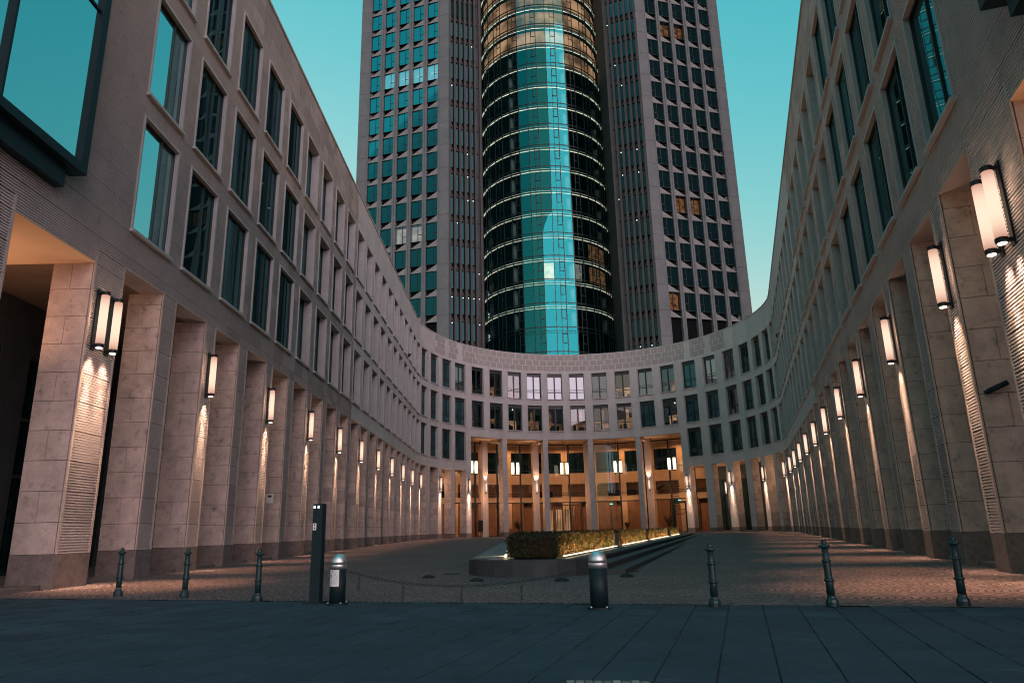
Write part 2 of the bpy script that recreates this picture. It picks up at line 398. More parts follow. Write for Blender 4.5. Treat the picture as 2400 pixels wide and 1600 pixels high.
opens = [(-.42, .566, SOFD)] + [(a, b, SOF) for a, b, r, ty in wins if 0 in r] + [(62.33, 63.32, SOFD)]
PORT = (24.708, 34.497)
opens.append((PORT[0], PORT[1], SOFP)); opens.sort()
PC = [(26.398, 26.632), (28.336, 28.56), (30.345, 30.579), (32.448, 32.663)]   # portico pillars
edges = sorted(set([-3.2, 66.2] + [e for a, b, r, ty in wins for e in (a, b)] + [e for a, b, s in opens for e in (a, b)] + [TA, TB] + [PORT[0]+.5*k for k in range(1, 20)]))
edges = [e for i, e in enumerate(edges) if i == 0 or e-edges[i-1] > 1e-4]
def solids(t0, t1):
    mid = (t0+t1)/2; lo = 0.0; pil = True
    for a, b, s in opens:
        if a-1e-6 <= mid <= b+1e-6: lo = s; pil = False
    if pil: lo = SOF
    iv = [(lo, ROOF)]
    for a, b, r, ty in wins:
        if a <= mid <= b:
            iv = []; z = lo
            for k in range(3):
                if k in r: iv.append((z, ROWS[k][0])); z = ROWS[k][1]
            iv.append((z, ROOF))
    return iv
wall = MB(); back2 = (MB(), MB())
panels = []
def pbox(mb, t0, t1, o0, o1, z0, z1):
    a, b, c, d = F(t0, o0, z0), F(t1, o0, z0), F(t1, o1, z0), F(t0, o1, z0)
    mb.hexa([a, b, c, d, (a.x, a.y, z1), (b.x, b.y, z1), (c.x, c.y, z1), (d.x, d.y, z1)])
COURSE, CZ0 = .705, .765
for t0, t1 in zip(edges[:-1], edges[1:]):
    wing = t1 <= TA+1e-6 or t0 >= TB-1e-6
    near = wing and (t1 < 12 or t0 > 49)
    for z0, z1 in solids(t0, t1):
        pbox(wall if not near else back2[t0 > T0], t0, t1, -.05 if near else 0, -.55, z0, z1)
        if near:
            k = int((z0-CZ0)/COURSE)
            while CZ0+k*COURSE < z1-.01:
                a, b = max(z0, CZ0+k*COURSE), min(z1, CZ0+(k+1)*COURSE)
                wm = (t1-t0)*W; n = max(1, round(wm/1.15)) if wm > 1.3 else 1
                cuts = [t0] + [t0+(t1-t0)*(q+(.18 if k % 2 else -.18))/n for q in range(1, n)] + [t1]
                if n == 1 and wm > .6 and k % 2 == 0: cuts = [t0, t0+(t1-t0)*(.35 if k % 4 else .62), t1]
                for c0, c1 in zip(cuts[:-1], cuts[1:]):
                    p = path((c0+c1)/2); dd = math.hypot(p.x, p.y)
                    panels.append((dd + (0 if b > 8.0 else 0), c0, c1, a, b))
                k += 1
wall.build('wall', 'flat', ROOT)
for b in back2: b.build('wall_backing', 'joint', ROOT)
pcache = {}
def ribpanel(w, h):
    b = MB(); g = .012; z = g/2; top = h-g/2; d = .042
    nr = max(1, round((h-g)/.0635)); p = (h-g)/nr
    prof = [(0.0, z)]
    for _ in range(nr): prof += [(0, z+p*.46), (d, z+p*.50), (d, z+p*.97), (0, z+p)]; z += p
    prof = prof[:-1] + [(d, top)]
    x0, x1 = g/2, w-g/2
    for (y, zq) in prof: b.v += [(x0, y, zq), (x1, y, zq)]
    for i in range(len(prof)-1): b.f.append((2*i, 2*i+1, 2*i+3, 2*i+2))
    n = len(b.v); b.v += [(x0, .045, g/2), (x1, .045, g/2), (x1, .045, top), (x0, .045, top)]
    b.f += [(0, n, n+1, 1), (2*len(prof)-2, 2*len(prof)-1, n+2, n+3)]
    b.f += [(0, 2*len(prof)-2, n+3, n), (1, n+1, n+2, 2*len(prof)-1)]
    return b
def visible(t, z): 
    p = path(t); X, Y, Z = p.x, p.y, z-EYE
    dpt = Y*math.cos(pit)+Z*math.sin(pit); u = -Y*math.sin(pit)+Z*math.cos(pit)
    if dpt < .5: return False
    x = X/dpt*1652; y = -u/dpt*1652
    return abs(x) < 1290 and -860 < y < 860
panels.sort(key=lambda q: q[0]); npan = 0; rest = MB(); restf = MB()
for dd, c0, c1, a, b in panels:
    p, L, rz = chord(c0, c1); h = b-a
    vis = visible((c0+c1)/2, (a+b)/2)
    if dd > 46:
        g = .006; restf.hexa([F(c0, 0, a+g), F(c1, 0, a+g), F(c1, -.045, a+g), F(c0, -.045, a+g), F(c0, 0, b), F(c1, 0, b), F(c1, -.045, b), F(c0, -.045, b)]); continue
    key = (round(L, 3), round(h, 3))
    if key not in pcache: bb = ribpanel(*key); pcache[key] = (bb, bb.mesh('facade_panel', 'ribbed'))
    bb, me = pcache[key]
    if vis and npan < 298: npan += 1; link('facade_panel', me, ROOT, (p.x, p.y, a), rz)
    else: rest.add(bb.v, bb.f, Matrix.Translation((p.x, p.y, a)) @ Matrix.Rotation(rz, 4, 'Z'))
tag(rest.build('facade_panels', 'ribbed', ROOT), None, None, None, 'stuff')
tag(restf.build('facade_panels', 'flat', ROOT), None, None, None, 'stuff')

# parapet: capping and the three courses of blocks round the curve
cap = MB(); ts = [-3.2+.5*k for k in range(0, 140) if -3.2+.5*k <= 66.2]
for a, b in zip(ts[:-1], ts[1:]): pbox(cap, a, b, .06, -.62, ROOF, ROOF+.10)
cap.build('parapet_capping', 'trim', ROOT)
rf = MB()
for a, b in zip(ts[:-1], ts[1:]):
    rf.poly([F(a, -.5, ROOF-.4), F(b, -.5, ROOF-.4), F(b, -12, ROOF-.4), F(a, -12, ROOF-.4)])
    rf.poly([F(a, -12, 0), F(b, -12, 0), F(b, -12, ROOF-.4), F(a, -12, ROOF-.4)])
rf.build('roof', 'roof', ROOT)
pj = MB(); t = 22.2
while t < 37.5: pbox(pj, t, t+.33, .012, 0, 21.72, 23.93); t += .33
pj.build('parapet_bed', 'parapet_joint', ROOT)
for c in range(3):
    t = 22.2 + (c % 2)*.165
    while t < 37.2:
        b = MB(); pbox(b, t+.014, t+.316, .02, .005, 21.75+c*.73, 21.75+c*.73+.68); b.build('parapet_stone', 'parapet', ROOT); t += .33

# windows
def winmeshes(w, h, ty):
    """local: x along, y into the building, z up from the sill"""
    dep = {'A': .14, 'B': .42, 'C': .30, 'D': .36}[ty]
    f = MB(); tw = .05          # stone surround and reveals
    pr = -.035
    f.box(-.02, tw, pr, dep+.1, 0, h); f.box(w-tw, w+.02, pr, dep+.1, 0, h); f.box(tw, w-tw, pr, dep+.1, h-.08, h)
    s = MB(); s.box(-.06, w+.06, -.11, dep+.08, -.085, .0)
    fr = MB(); d0, d1 = dep-.04, dep+.05; a, b = tw, w-tw
    fr.box(a, a+.06, d0, d1, 0, h-.08); fr.box(b-.06, b, d0, d1, 0, h-.08); fr.box(a+.06, b-.06, d0, d1, 0, .07); fr.box(a+.06, b-.06, d0, d1, h-.15, h-.08)
    if ty in 'AB':
        x = a+(b-a)*.60; fr.box(x-.03, x+.03, d0, d1, .07, h-.15)
        if ty == 'B': fr.box(a+.06, x-.03, d0+.01, d1, h*.33, h*.33+.05)
    else:
        x = (a+b)/2; fr.box(x-.09, x+.09, d0, d1, .07, h-.45)
        fr.box(a+.06, b-.06, d0-.06, d1, h-.5, h-.15)
        for q in (.30, .36): fr.box(a+.06, x-.09, d0-.03, d0, h*q, h*q+.03); fr.box(x+.09, b-.06, d0-.03, d0, h*q, h*q+.03)
        fr.box(a+.06, x-.09, d0+.005, d1, h*.25, h*.25+.07); fr.box(x+.09, b-.06, d0+.005, d1, h*.25, h*.25+.07)
    pn = MB(); pn.poly([(a+.03, dep, .03), (b-.03, dep, .03), (b-.03, dep, h-.1), (a+.03, dep, h-.1)])
    return f, s, fr, pn
wcache = {}
lit_mid = {'V1': 'room', 'V2': 'room', 'V3': 'room2', 'V4': 'room', 'V5': 'room', 'V6': 'room', 'V7': 'room', 'V8': 'room2', 'V10': 'room2'}
lit_top = {'V1': 'room', 'V2': 'room', 'V3': 'room', 'V8': 'room2', 'V10': 'room'}
names = {round(s+T0, 3): k for k, s in arcS.items()}
for a, b, rows, ty in wins:
    p, L, rz = chord(a, b); nm = names.get(round(a, 3), '')
    for r in rows:
        z0, z1 = ROWS[r]; h = z1-z0; key = (round(L, 2), round(h, 3), ty)
        if key not in wcache:
            f, s, fr, pn = winmeshes(L, h, ty)
            wcache[key] = (f.mesh('window', 'trim'), s.mesh('sill', 'trim'), fr.mesh('window_frame', 'frame'), pn.mesh('pane', 'win'), pn.mesh('pane', 'winlit'), pn.mesh('pane', 'winhi'), pn.mesh('pane', 'winmid'))
        wm = wcache[key]
        o = link('window', wm[0], ROOT, (p.x, p.y, z0), rz)
        link('sill', wm[1], o); link('window_frame', wm[2], o)
        lit = (lit_mid if r == 1 else lit_top if r == 2 else {}).get(nm)
        if nm == 'X3' and r == 1: lit = 'roomw'
        hi = (a < 1.5) or (nm in ('V6', 'V7', 'V9', 'V5', 'X2', 'X3', 'V4', 'W24') and r == 2) or (nm == 'V7' and r == 1)
        link('pane', wm[4] if lit else ((wm[5] if a < 1.5 else wm[6]) if hi else wm[3]), o)
        if lit:
            dep = .30; q = MB(); q.poly([(-.3, dep+2.2, -.2), (L+.3, dep+2.2, -.2), (L+.3, dep+2.2, h*random.uniform(.35, .55) if r == 1 else h*.5), (-.3, dep+2.2, h*.45)])
            if r == 1: x = random.uniform(.2, L-.6); q.poly([(x, dep+2.19, h*.3), (x+.38, dep+2.19, h*.3), (x+.38, dep+2.19, h*.85), (x, dep+2.19, h*.85)])
            q.build('lit_room', lit, o)
            q = MB(); q.box(-.4, L+.4, dep+2.3, dep+2.4, -.3, h+.3); q.box(-.4, -.3, dep+.1, dep+2.3, -.3, h+.3); q.box(L+.3, L+.4, dep+.1, dep+2.3, -.3, h+.3); q.box(-.3, L+.3, dep+.1, dep+2.3, -.32, -.3); q.box(-.3, L+.3, dep+.1, dep+2.3, h+.28, h+.3)
            for _ in range(3):
                x = random.uniform(.1, L-.7); q.box(x, x+random.uniform(.3, .8), dep+.7+.3*_, dep+.9+.3*_, -.3, random.uniform(.3, .30*h))
            q.build('room_furniture', 'black', o)
            if r == 1 and nm in ('V5', 'V10', 'V3'):
                q = MB(); q.lathe([(.01, h*.86), (.06, h*.85), (.06, h*.82)], 8, L*.6, dep+.9); q.build('ceiling_light', 'spot', o)

# pillars with plinth, ribbed front, side blocks
gaps = []
og = sorted([(a, b) for a, b, s in opens])
prev = -.85
for a, b in og:
    gaps.append((prev, a)); prev = b
gaps.append((prev, prev+.6))
PD = 1.06
blocks = 0; bcache = {}
def blk(w, h, th=.035):
    k = (round(w, 3), round(h, 3))
    if k not in bcache:
        b = MB(); e = .006; b.box(e, w-e, 0, th, e, h-e); bcache[k] = (b, b.mesh('stone_block', 'block'))
    return bcache[k]
pill = []
for a, b in gaps: pill.append((a, b, SOF))
for a, b in PC: pill.append((a, b, SOFP))
pill.sort(key=lambda q: path((q[0]+q[1])/2).length)
PIL = []
for a, b, top in pill:
    p, L, rz = chord(a, b); side = 'near' if (a+b)/2 < T0 else 'far'
    d = (path(b)-path(a)).normalized(); dist = p.length
    z0 = -.1
    core = MB(); core.box(.036, L-.036, .05, PD-.03, z0, top+.02)
    o = link('pillar', core.mesh('pillar', 'joint'), ROOT, (p.x, p.y, 0), rz)
    PIL.append((a, b, o, L, rz))
    pl = MB(); pl.box(0, L, 0, PD, z0, CZ0-.006); link('plinth', pl.mesh('plinth', 'granite'), o)
    # ribbed front between two smooth edge strips
    fr = MB(); es = .075
    zc = CZ0; ed = (MB(), MB())
    while zc < top-.05:
        h = min(COURSE, top-zc)
        if dist < 60:
            rb = ribpanel(L-2*es, h); fr.add(rb.v, rb.f, Matrix.Translation((es, .004, zc)))
        else:
            fr.box(es, L-es, .004, .035, zc+.004, zc+h-.002)
        for ek, (x0, x1) in enumerate(((0, es-.002), (L-es+.002, L))): ed[ek].box(x0, x1, 0, .036, zc, zc+h-.006)
        zc += h
    link('ribbed_front', fr.mesh('ribbed_front', 'ribbed' if dist < 60 else 'flat'), o)
    for e_ in ed: link('edge_strip', e_.mesh('edge_strip', 'smooth'), o)
    bk = MB(); bk.box(.05, L-.05, PD-.03, PD, CZ0, top); link('rear_face', bk.mesh('rear_face', 'smooth'), o)
    # side blocks on both reveals: 60 mm behind the edge strip to the back
    stuff = MB()
    for sgn in (0, 1):
        vis_side = (sgn == 0) == (side == 'near')
        zc = CZ0; row = 0
        while zc < top-.05:
            h = min(COURSE, top-zc); y0 = .052; ln = PD-y0
            cuts = [0, ln] if row % 2 == 0 else [0, ln*.52, ln]
            for c0, c1 in zip(cuts[:-1], cuts[1:]):
                bb, me = blk(c1-c0, h)
                if sgn == 0: mtx = Matrix.Translation((.001, y0+c1, zc)) @ Matrix.Rotation(-math.pi/2, 4, 'Z')
                else: mtx = Matrix.Translation((L-.001, y0+c0, zc)) @ Matrix.Rotation(math.pi/2, 4, 'Z')
                if vis_side and dist < 75 and blocks < 298:
                    blocks += 1; q = link('stone_block', me, o); q.matrix_local = mtx
                else: stuff.add(bb.v, bb.f, mtx)
            zc += h; row += 1
    if stuff.v: tag(link('stone_blocks', stuff.mesh('stone_blocks', 'block'), o), None, None, None, 'stuff')

# arcade behind the pillars
AD = -4.6
so2 = (MB(), MB()); bw2 = (MB(), MB()); gl2 = (MB(), MB()); ml = MB()
ts = [-3.2+.37*k for k in range(0, 190) if -3.2+.37*k < 66]
for a, b in zip(ts[:-1], ts[1:]):
    if b <= PORT[0]+.01 or a >= PORT[1]-.01:
        so2[a > T0].poly([F(a, -.5, SOF+.01), F(b, -.5, SOF+.01), F(b, AD, SOF+.01), F(a, AD, SOF+.01)])
for a, b, s in opens:
    if s == SOFD:
        mb = MB(); pbox(mb, a, b, -.56, AD, SOFD-.015, SOF); mb.build('portal_soffit', 'soffit', ROOT)
        mb = MB(); pbox(mb, a, b, -.006, -.555, SOFD-.016, SOFD-.001); mb.build('lintel', 'soffit', ROOT)
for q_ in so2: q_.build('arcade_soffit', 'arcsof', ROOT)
mids = [(a+b)/2 for a, b in gaps] + []
for a, b in gaps:
    c = (a+b)/2
    if PORT[0]-.2 < c < PORT[1]+.2: continue
    if b < .2 or a > 61.5: mb = MB(); pbox(mb, a-.12, b+.12, AD+.12, AD-.1, 0, SOF); mb.build('portal_wall', 'block', ROOT)
    else: pbox(bw2[a > T0], a-.06, b+.06, AD+.12, AD-.1, 0, SOF)
for a, b in zip(gaps[:-1], gaps[1:]):
    lo, hi = a[1]+.065, b[0]-.065
    if lo > PORT[0]-.3 and hi < PORT[1]+.3: continue
    pbox(bw2[lo > T0], lo, hi, AD+.10, AD-.1, 6.6, SOF)
    gl = MB(); gl.poly([F(lo, AD, .02), F(hi, AD, .02), F(hi, AD, 6.6), F(lo, AD, 6.6)]); gl.build('arcade_pane', 'win', ROOT)
    ml = MB()
    for z in (.1, 2.9, 4.6, 6.5): pbox(ml, lo, hi, AD+.08, AD+.02, z, z+.09)
    for q in (0, .5, 1): t = lo+(hi-lo)*q; pbox(ml, t-.018, t+.018, AD+.09, AD+.01, .05, 6.6)
    ml.build('arcade_frame', 'frame', ROOT)
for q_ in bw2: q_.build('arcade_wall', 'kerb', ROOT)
for a, b, s in opens:
    if s == SOF: mb = MB(); pbox(mb, a, b, -.006, -.7, SOF-.015, SOF+.004); mb.build('lintel', 'flat', ROOT)
# kerb step along the arcade
ks = MB()
for a, b in zip(ts[:-1], ts[1:]):
    if b <= PORT[0]+.01 or a >= PORT[1]-.01:
        z = gz(path(a).y); pbox(ks, a, b, -.25, AD, z-.05, z+.10); 
ks.build('arcade_floor', 'granite', ROOT)

# ------------------------------------------------------------------ portico and lobby
for a, b in zip([PORT[0]]+[q[1] for q in PC], [q[0] for q in PC]+[PORT[1]]):
    pass
ps = MB(); N = 40
tp = [PORT[0]+(PORT[1]-PORT[0])*k/N for k in range(N+1)]
for a, b in zip(tp[:-1], tp[1:]):
    ps.poly([F(a, -.5, SOFP+.006), F(b, -.5, SOFP+.006), F(b, -9, SOFP+.006), F(a, -9, SOFP+.006)])
for a, b in PC: pbox(ps, a-.05, b+.05, -1.0, -3.0, SOFP-.35, SOFP)
ps.build('portico_soffit', 'soffit', ROOT)
GO = -3.2
# inner columns
for s0 in (-3.87, -1.70, .36, 2.74):
    t = s0+T0; p, L, rz = chord(t-.118, t+.118)
    b = MB(); pbox(b, t-.118, t+.118, -2.7, -3.5, 0.1, SOFP); b.build('lobby_column', 'smooth', ROOT)
lg = MB(); fm = [MB() for _ in range(4)]
for a, b in zip(tp[:-1], tp[1:]): lg.poly([F(a, GO, .25), F(b, GO, .25), F(b, GO, SOFP-.4), F(a, GO, SOFP-.4)])
lg.build('lobby_glazing', 'lobby', ROOT)
for a, b in zip(tp[:-1], tp[1:]):
    for tq, (z, hh) in enumerate(((.25, .1), (zz(1.10), .13), (SOFP-.42, .16), (zz(2.52), .06))): pbox(fm[tq], a, b, GO+.06, GO-.06, z, z+hh)
for k in range(11):
    t = PORT[0]+.05+(PORT[1]-PORT[0]-.1)*k/10; mb = MB(); pbox(mb, t-.028, t+.028, GO+.07, GO-.07, .25, SOFP-.3); mb.build('lobby_mullion', 'frame', ROOT)
for q_ in fm: q_.build('lobby_transom', 'frame', ROOT)
# interior wall of the lobby, gallery bands, dark openings
IW = -8.0
iw = MB(); dk = MB(); wd_ = MB(); rl = MB(); rm = MB()
for a, b in zip(tp[:-1], tp[1:]):
    pbox(iw, a, b, IW, IW-.2, zz(1.16), zz(1.42)); pbox(iw, a, b, IW, IW-.2, zz(2.02), zz(2.52)); pbox(iw, a, b, IW, IW-.2, zz(3.48), SOFP)
    pbox(dk, a, b, IW-1.6, IW-1.7, .2, SOFP)
    for z in (zz(1.50), zz(1.58)): pbox(rl, a, b, IW+.15, IW+.1, z, z+.05)
    rm.poly([F(a, IW-.2, zz(1.42)), F(b, IW-.2, zz(1.42)), F(b, IW-1.6, zz(1.42)), F(a, IW-1.6, zz(1.42))])
    rm.poly([F(a, GO, .262), F(b, GO, .262), F(b, IW-1.6, .262), F(a, IW-1.6, .262)])
for k in range(11):
    t = PORT[0]+.1+(PORT[1]-PORT[0]-.2)*k/10; pbox(iw, t-.10, t+.10, IW+.01, IW-.22, .25, SOFP)
    if k < 10:
        pbox(wd_, t+.12, t+.5, IW-.05, IW-.15, .25, zz(1.16)); pbox(wd_, t+.52, t+.9, IW-.25, IW-.3, .25, zz(.95))
        fq = MB(); pbox(fq, t+.12, t+.88, IW-.1, IW-.16, zz(2.52), zz(3.48))
        wo_ = fq.build('gallery_window', 'wininner', ROOT)
iw.build('lobby_wall', 'lobwall', ROOT); dk.build('lobby_back', 'wood', ROOT); wd_.build('lobby_panelling', 'wood', ROOT); rl.build('gallery_rail', 'frame', ROOT); rm.build('lobby_floor', 'lobwall', ROOT)
# revolving door in the centre bay
rd = MB(); tc = 29.35
for k in range(13):
    t = tc-.62+1.24*k/12; oo = GO+.15+ (1.0 if True else 0)*math.sin(math.pi*k/12)*.9
    q = F(t, oo, 0); rd.rod((q.x, q.y, .26), (q.x, q.y, zz(1.0)), .045 if k % 3 == 0 else .025)
for z in (.3, zz(1.0)):
    for k in range(12):
        q0 = F(tc-.62+1.24*k/12, GO+.15+math.sin(math.pi*k/12)*.9, z); q1 = F(tc-.62+1.24*(k+1)/12, GO+.15+math.sin(math.pi*(k+1)/12)*.9, z); rd.rod(q0, q1, .06)
rd.build('revolving_door', 'frame', ROOT)
for t, nm in ((29.05, 'l'), (29.35, 'm'), (29.62, 'r')):
    b = MB(); pbox(b, t-.09, t+.09, IW+.3, IW+.26, .5, zz(.85)); b.build('lit_door_panel', 'room2', ROOT)
# glass door with name list at the right bay
dr = MB()
for t in (33.55, 34.0): pbox(dr, t-.03, t+.03, GO+.12, GO+.02, .26, zz(1.02))
pbox(dr, 33.55, 34.42, GO+.12, GO+.02, zz(.93), zz(1.02)); dr.build('glass_door', 'frame', ROOT)
tx = MB()
for k, zq in enumerate([1.86, 1.80, 1.72, 1.64, 1.57, 1.50, 1.36, 1.30, 1.22, 1.15, 1.08, .86, .80, .73, .66, .59, .52, .46]):
    x = 33.50+.06*(zq < 1.0)
    for wv in range(random.choice((1, 2, 2, 3))):
        ln = random.uniform(.06, .17); pbox(tx, x, x+ln, GO+.075, GO+.068, zz(zq), zz(zq)+.075); x += ln+.022
        if x > 33.98: break
tx.build('name_list', 'ink', ROOT)
# posters, desk, plants in the lobby
b = MB(); pbox(b, 25.75, 25.95, -2.66, -2.70, .9, 2.3); b.build('entry_panel', 'frame', ROOT)
b = MB(); pbox(b, 27.15, 27.75, -5.4, -6.0, .26, 1.15); b.build('reception_desk', 'wood', ROOT)
b = MB(); pbox(b, 25.0, 25.22, -5.4, -5.5, .26, 2.6); b.build('lobby_door', 'black', ROOT)
for t, h_ in ((26.0, 1.1), (27.9, 1.7), (31.6, 1.2), (33.0, 1.9)):
    b = MB(); q = F(t, -6.9, 0); b.lathe([(.22, .262), (.28, .7)], 10, q.x, q.y); b.build('plant_pot', 'black', ROOT)
    b = MB(); rr = random.Random(int(t*10))
    for k in range(60):
        a = rr.uniform(0, 6.28); l = rr.uniform(.3, 1.0)*h_; w_ = Vector((math.cos(a), math.sin(a), 0)); p0 = Vector((q.x, q.y, .7)); p1 = p0+w_*l*.5+Vector((0, 0, l)); sd2 = Vector((-w_.y, w_.x, 0))*.07
        b.poly([p0, p0.lerp(p1, .6)+sd2, p1, p0.lerp(p1, .6)-sd2])
    b.build('plant_leaves', 'leaf', ROOT)
for k in range(22):
    t = PORT[0]+.3+(PORT[1]-PORT[0]-.6)*k/21; q = F(t, IW-.6, zz(1.98) if k % 2 else zz(3.40)); b = MB(); b.lathe([(.05, q.z-.02), (.06, q.z)], 8, q.x, q.y); b.build('ceiling_light', 'lens', ROOT)
for t0_, t1_ in ((25.3, 26.1), (28.7, 29.2), (31.0, 31.9)):      # dark sofas and screens on the gallery
    b = MB(); pbox(b, t0_, t1_, IW-.5, IW-.9, zz(1.42), zz(1.42)+.8); b.build('gallery_sofa', 'black', ROOT)
b = MB()
for k in range(8): pbox(b, 32.2+.08*k, 32.2+.08*(k+1), IW-.6, IW-1.2, zz(1.42)+.16*k, zz(1.42)+.16*(k+1))
b.build('gallery_stair', 'black', ROOT)
def exit_sign(t, off, z, lab):
    b = MB(); pbox(b, t-.055, t+.055, off, off-.05, z, z+.16); o = b.build('exit_sign', 'exit'); tag(o, lab, 'exit sign', 'green exit signs')
exit_sign(31.15, GO-.6, zz(.98), 'small green exit sign over the lit doors in the fourth portico bay')
exit_sign(33.72, GO-.4, zz(1.04), 'small green exit sign above the glass door with the name list')
exit_sign(24.05, AD+.4, zz(.92), 'small green exit sign in the arcade left of the portico')
exit_sign(36.5, AD+.4, zz(.75), 'small green exit sign in the dark arcade right of the portico')
# lobby light
for k in range(5):
    t = PORT[0]+(PORT[1]-PORT[0])*(k+.5)/5
    q = F(t, -6.0, SOFP-.5); lamp('lobby_light', 'AREA', q, 200, (1.0, .48, .22), None, 2.2, target=(q.x, q.y, 0))
    q = F(t, -1.6, 5.2); lamp('portico_light', 'POINT', q, 190, (1.0, .52, .25), None, .5)
    q = F(t, -6.3, zz(1.1)); lamp('lobby_light', 'POINT', q, 80, (1.0, .50, .24), None, .3)
# pendants: two tubes on two rods
def pendant(t, lab, off=-1.3):
    q = F(t, off, 0); d, n = frame(t)
    o = thing('pendant_lamp', lab, 'pendant lamp', (q.x, q.y, zz(2.28)), math.atan2(d.y, d.x), 'pendant lamps hanging in the portico')
    L = 1.62
    for x in (-.36, .36):
        b = MB(); b.lathe([(.17, .12), (.20, .5), (.21, L/2), (.20, L-.4), (.17, L)], 14, x, 0); link('tube', b.mesh('tube', 'pend', True), o)
        b = MB(); b.lathe([(.15, 0), (.15, .12)], 12, x, 0); b.lathe([(.15, L), (.15, L+.12)], 12, x, 0); b.lathe([(.05, -.1), (.06, 0)], 8, x, 0); link('cap', b.mesh('cap', 'darkmetal'), o)
        b = MB(); b.rod((x*.35, 0, L+.12), (x*.35, 0, SOFP-zz(2.28)), .022); link('rod', b.mesh('rod', 'darkmetal'), o)
    b = MB(); b.box(-.4, .4, -.03, .03, L+.06, L+.12); b.box(-.4, .4, -.03, .03, -.0, .05); link('bracket', b.mesh('bracket', 'darkmetal'), o)
for s0, lab in ((-4.72, 'glowing twin tube pendant in the leftmost portico bay'), (-2.75, 'glowing twin tube pendant between first and second portico pillars'), (-.62, 'glowing twin tube pendant above the revolving door'),
                (1.60, 'glowing twin tube pendant above the lit doors, fourth portico bay'), (3.85, 'glowing twin tube pendant in front of the name list, rightmost bay')):
    pendant(s0+T0, lab)

# ------------------------------------------------------------------ wall lamps
LT = 1.46
def lamp_parts(o, xs, up=False):
    pb = MB()
    for x in xs:
        pb.box(x-.07, x+.07, -.035, .0, -.06, LT+.06)
        b = MB(); b.lathe([(.095, .10), (.10, .2), (.10, LT-.2), (.095, LT-.10)], 16, x, -.19); link('tube', b.mesh('tube', 'tube', True), o)
        for z0, z1 in ((0, .10), (LT-.10, LT)):
            c = MB(); c.lathe([(.085, z0), (.105, z0+.015), (.105, z1-.015), (.085, z1)], 16, x, -.19); c.box(x-.05, x+.05, -.12, -.03, z0+.02, z1-.02); link('cap', c.mesh('cap', 'darkmetal'), o)
        c = MB(); zc = LT if up else 0; c.lathe([(.07, zc-.018), (.075, zc+.006), (.06, zc+.018)], 14, x, -.19); link('lens', c.mesh('lens', 'lens'), o)
    link('backplate', pb.mesh('backplate', 'darkmetal'), o)
def wall_lamp(t, xs, lab, off=0.0, z=zz(1.53), power=620, group='tube lamps on the colonnade pillars', up=False):
    q = F(t, off, z); d, n = frame(t)
    o = thing('wall_lamp', lab, 'wall lamp', (q.x, q.y, q.z), math.atan2(d.y, d.x), group)
    lamp_parts(o, xs, up)
    for x in xs:
        if up:
            lamp('uplight', 'SPOT', (x, -.19, LT+.05), power, WARM, o, .06, 80, (x, .12, LT+3))
        else:
            lamp('downlight', 'SPOT', (x, -.19, -.05), power*2.9, (1.0, .53, .31), o, .04, 52, (x, -1.9, -5.6), 1.0)
            lamp('wallwash', 'SPOT', (x, -.19, -.05), power*4.2, WARM, o, .03, 25, (x, .02, -5.6), 1.0)
            lamp('wallwash', 'SPOT', (x, -.19, -.05), power*.65, WARM, o, .05, 62, (x, .6, -5.6), 1.0)
            lamp('glow', 'POINT', (x, -.42, LT*.5), 22, WARM, o, .10)
ordn = ['first', 'second', 'third', 'fourth', 'fifth', 'sixth', 'seventh', 'eighth', 'ninth', 'tenth', 'eleventh', 'twelfth', 'thirteenth']
def gapat(t):
    return min(gaps, key=lambda q: abs((q[0]+q[1])/2-t))
wall_lamp(.76, (-.30, .30), 'pair of lit tubes on the wide pillar at the front of the left colonnade', power=620)
for k, i in enumerate(range(3, 22, 2)):
    a, b = gapat(i-.14); wall_lamp((a+b)/2, (0,), 'lit tube on the %s lamp pillar behind the paired lamp, left colonnade' % ordn[k])
a, b = gapat(22.65); wall_lamp((a+b)/2, (0,), 'lit tube on curved wall two pillars left of the portico')
a, b = gapat(24.57); wall_lamp((a+b)/2, (0,), 'lit tube on the pillar at the left edge of the portico')
wall_lamp(61.98-.30*.2, (-.28, .28), 'pair of bright lit tubes on the wide pillar, front of the right colonnade', power=620)
for k, j in enumerate(range(1, 22, 2)):
    a, b = gapat(60.845-j+.885); wall_lamp((a+b)/2, (0,), 'lit tube on the %s lamp pillar behind the paired lamp, right colonnade' % ordn[k])
a, b = gapat(34.64); wall_lamp((a+b)/2, (0,), 'lit tube on the pillar at the right edge of the portico')
a, b = gapat(36.8); wall_lamp((a+b)/2, (0,), 'lit tube on curved wall two pillars right of the portico')
a, b = gapat(38.9); wall_lamp((a+b)/2, (0,), 'lit tube on curved wall four pillars right of the portico')
for s0, lab in ((-3.87, 'uplit tube on the leftmost inner column of the portico'), (-1.70, 'uplit tube on the second inner column, left of the revolving door'), (2.74, 'uplit tube on the rightmost inner column of the portico')):
    wall_lamp(s0+T0, (0,), lab, -2.7, zz(1.53), 420, 'tube lamps on the inner portico columns', True)
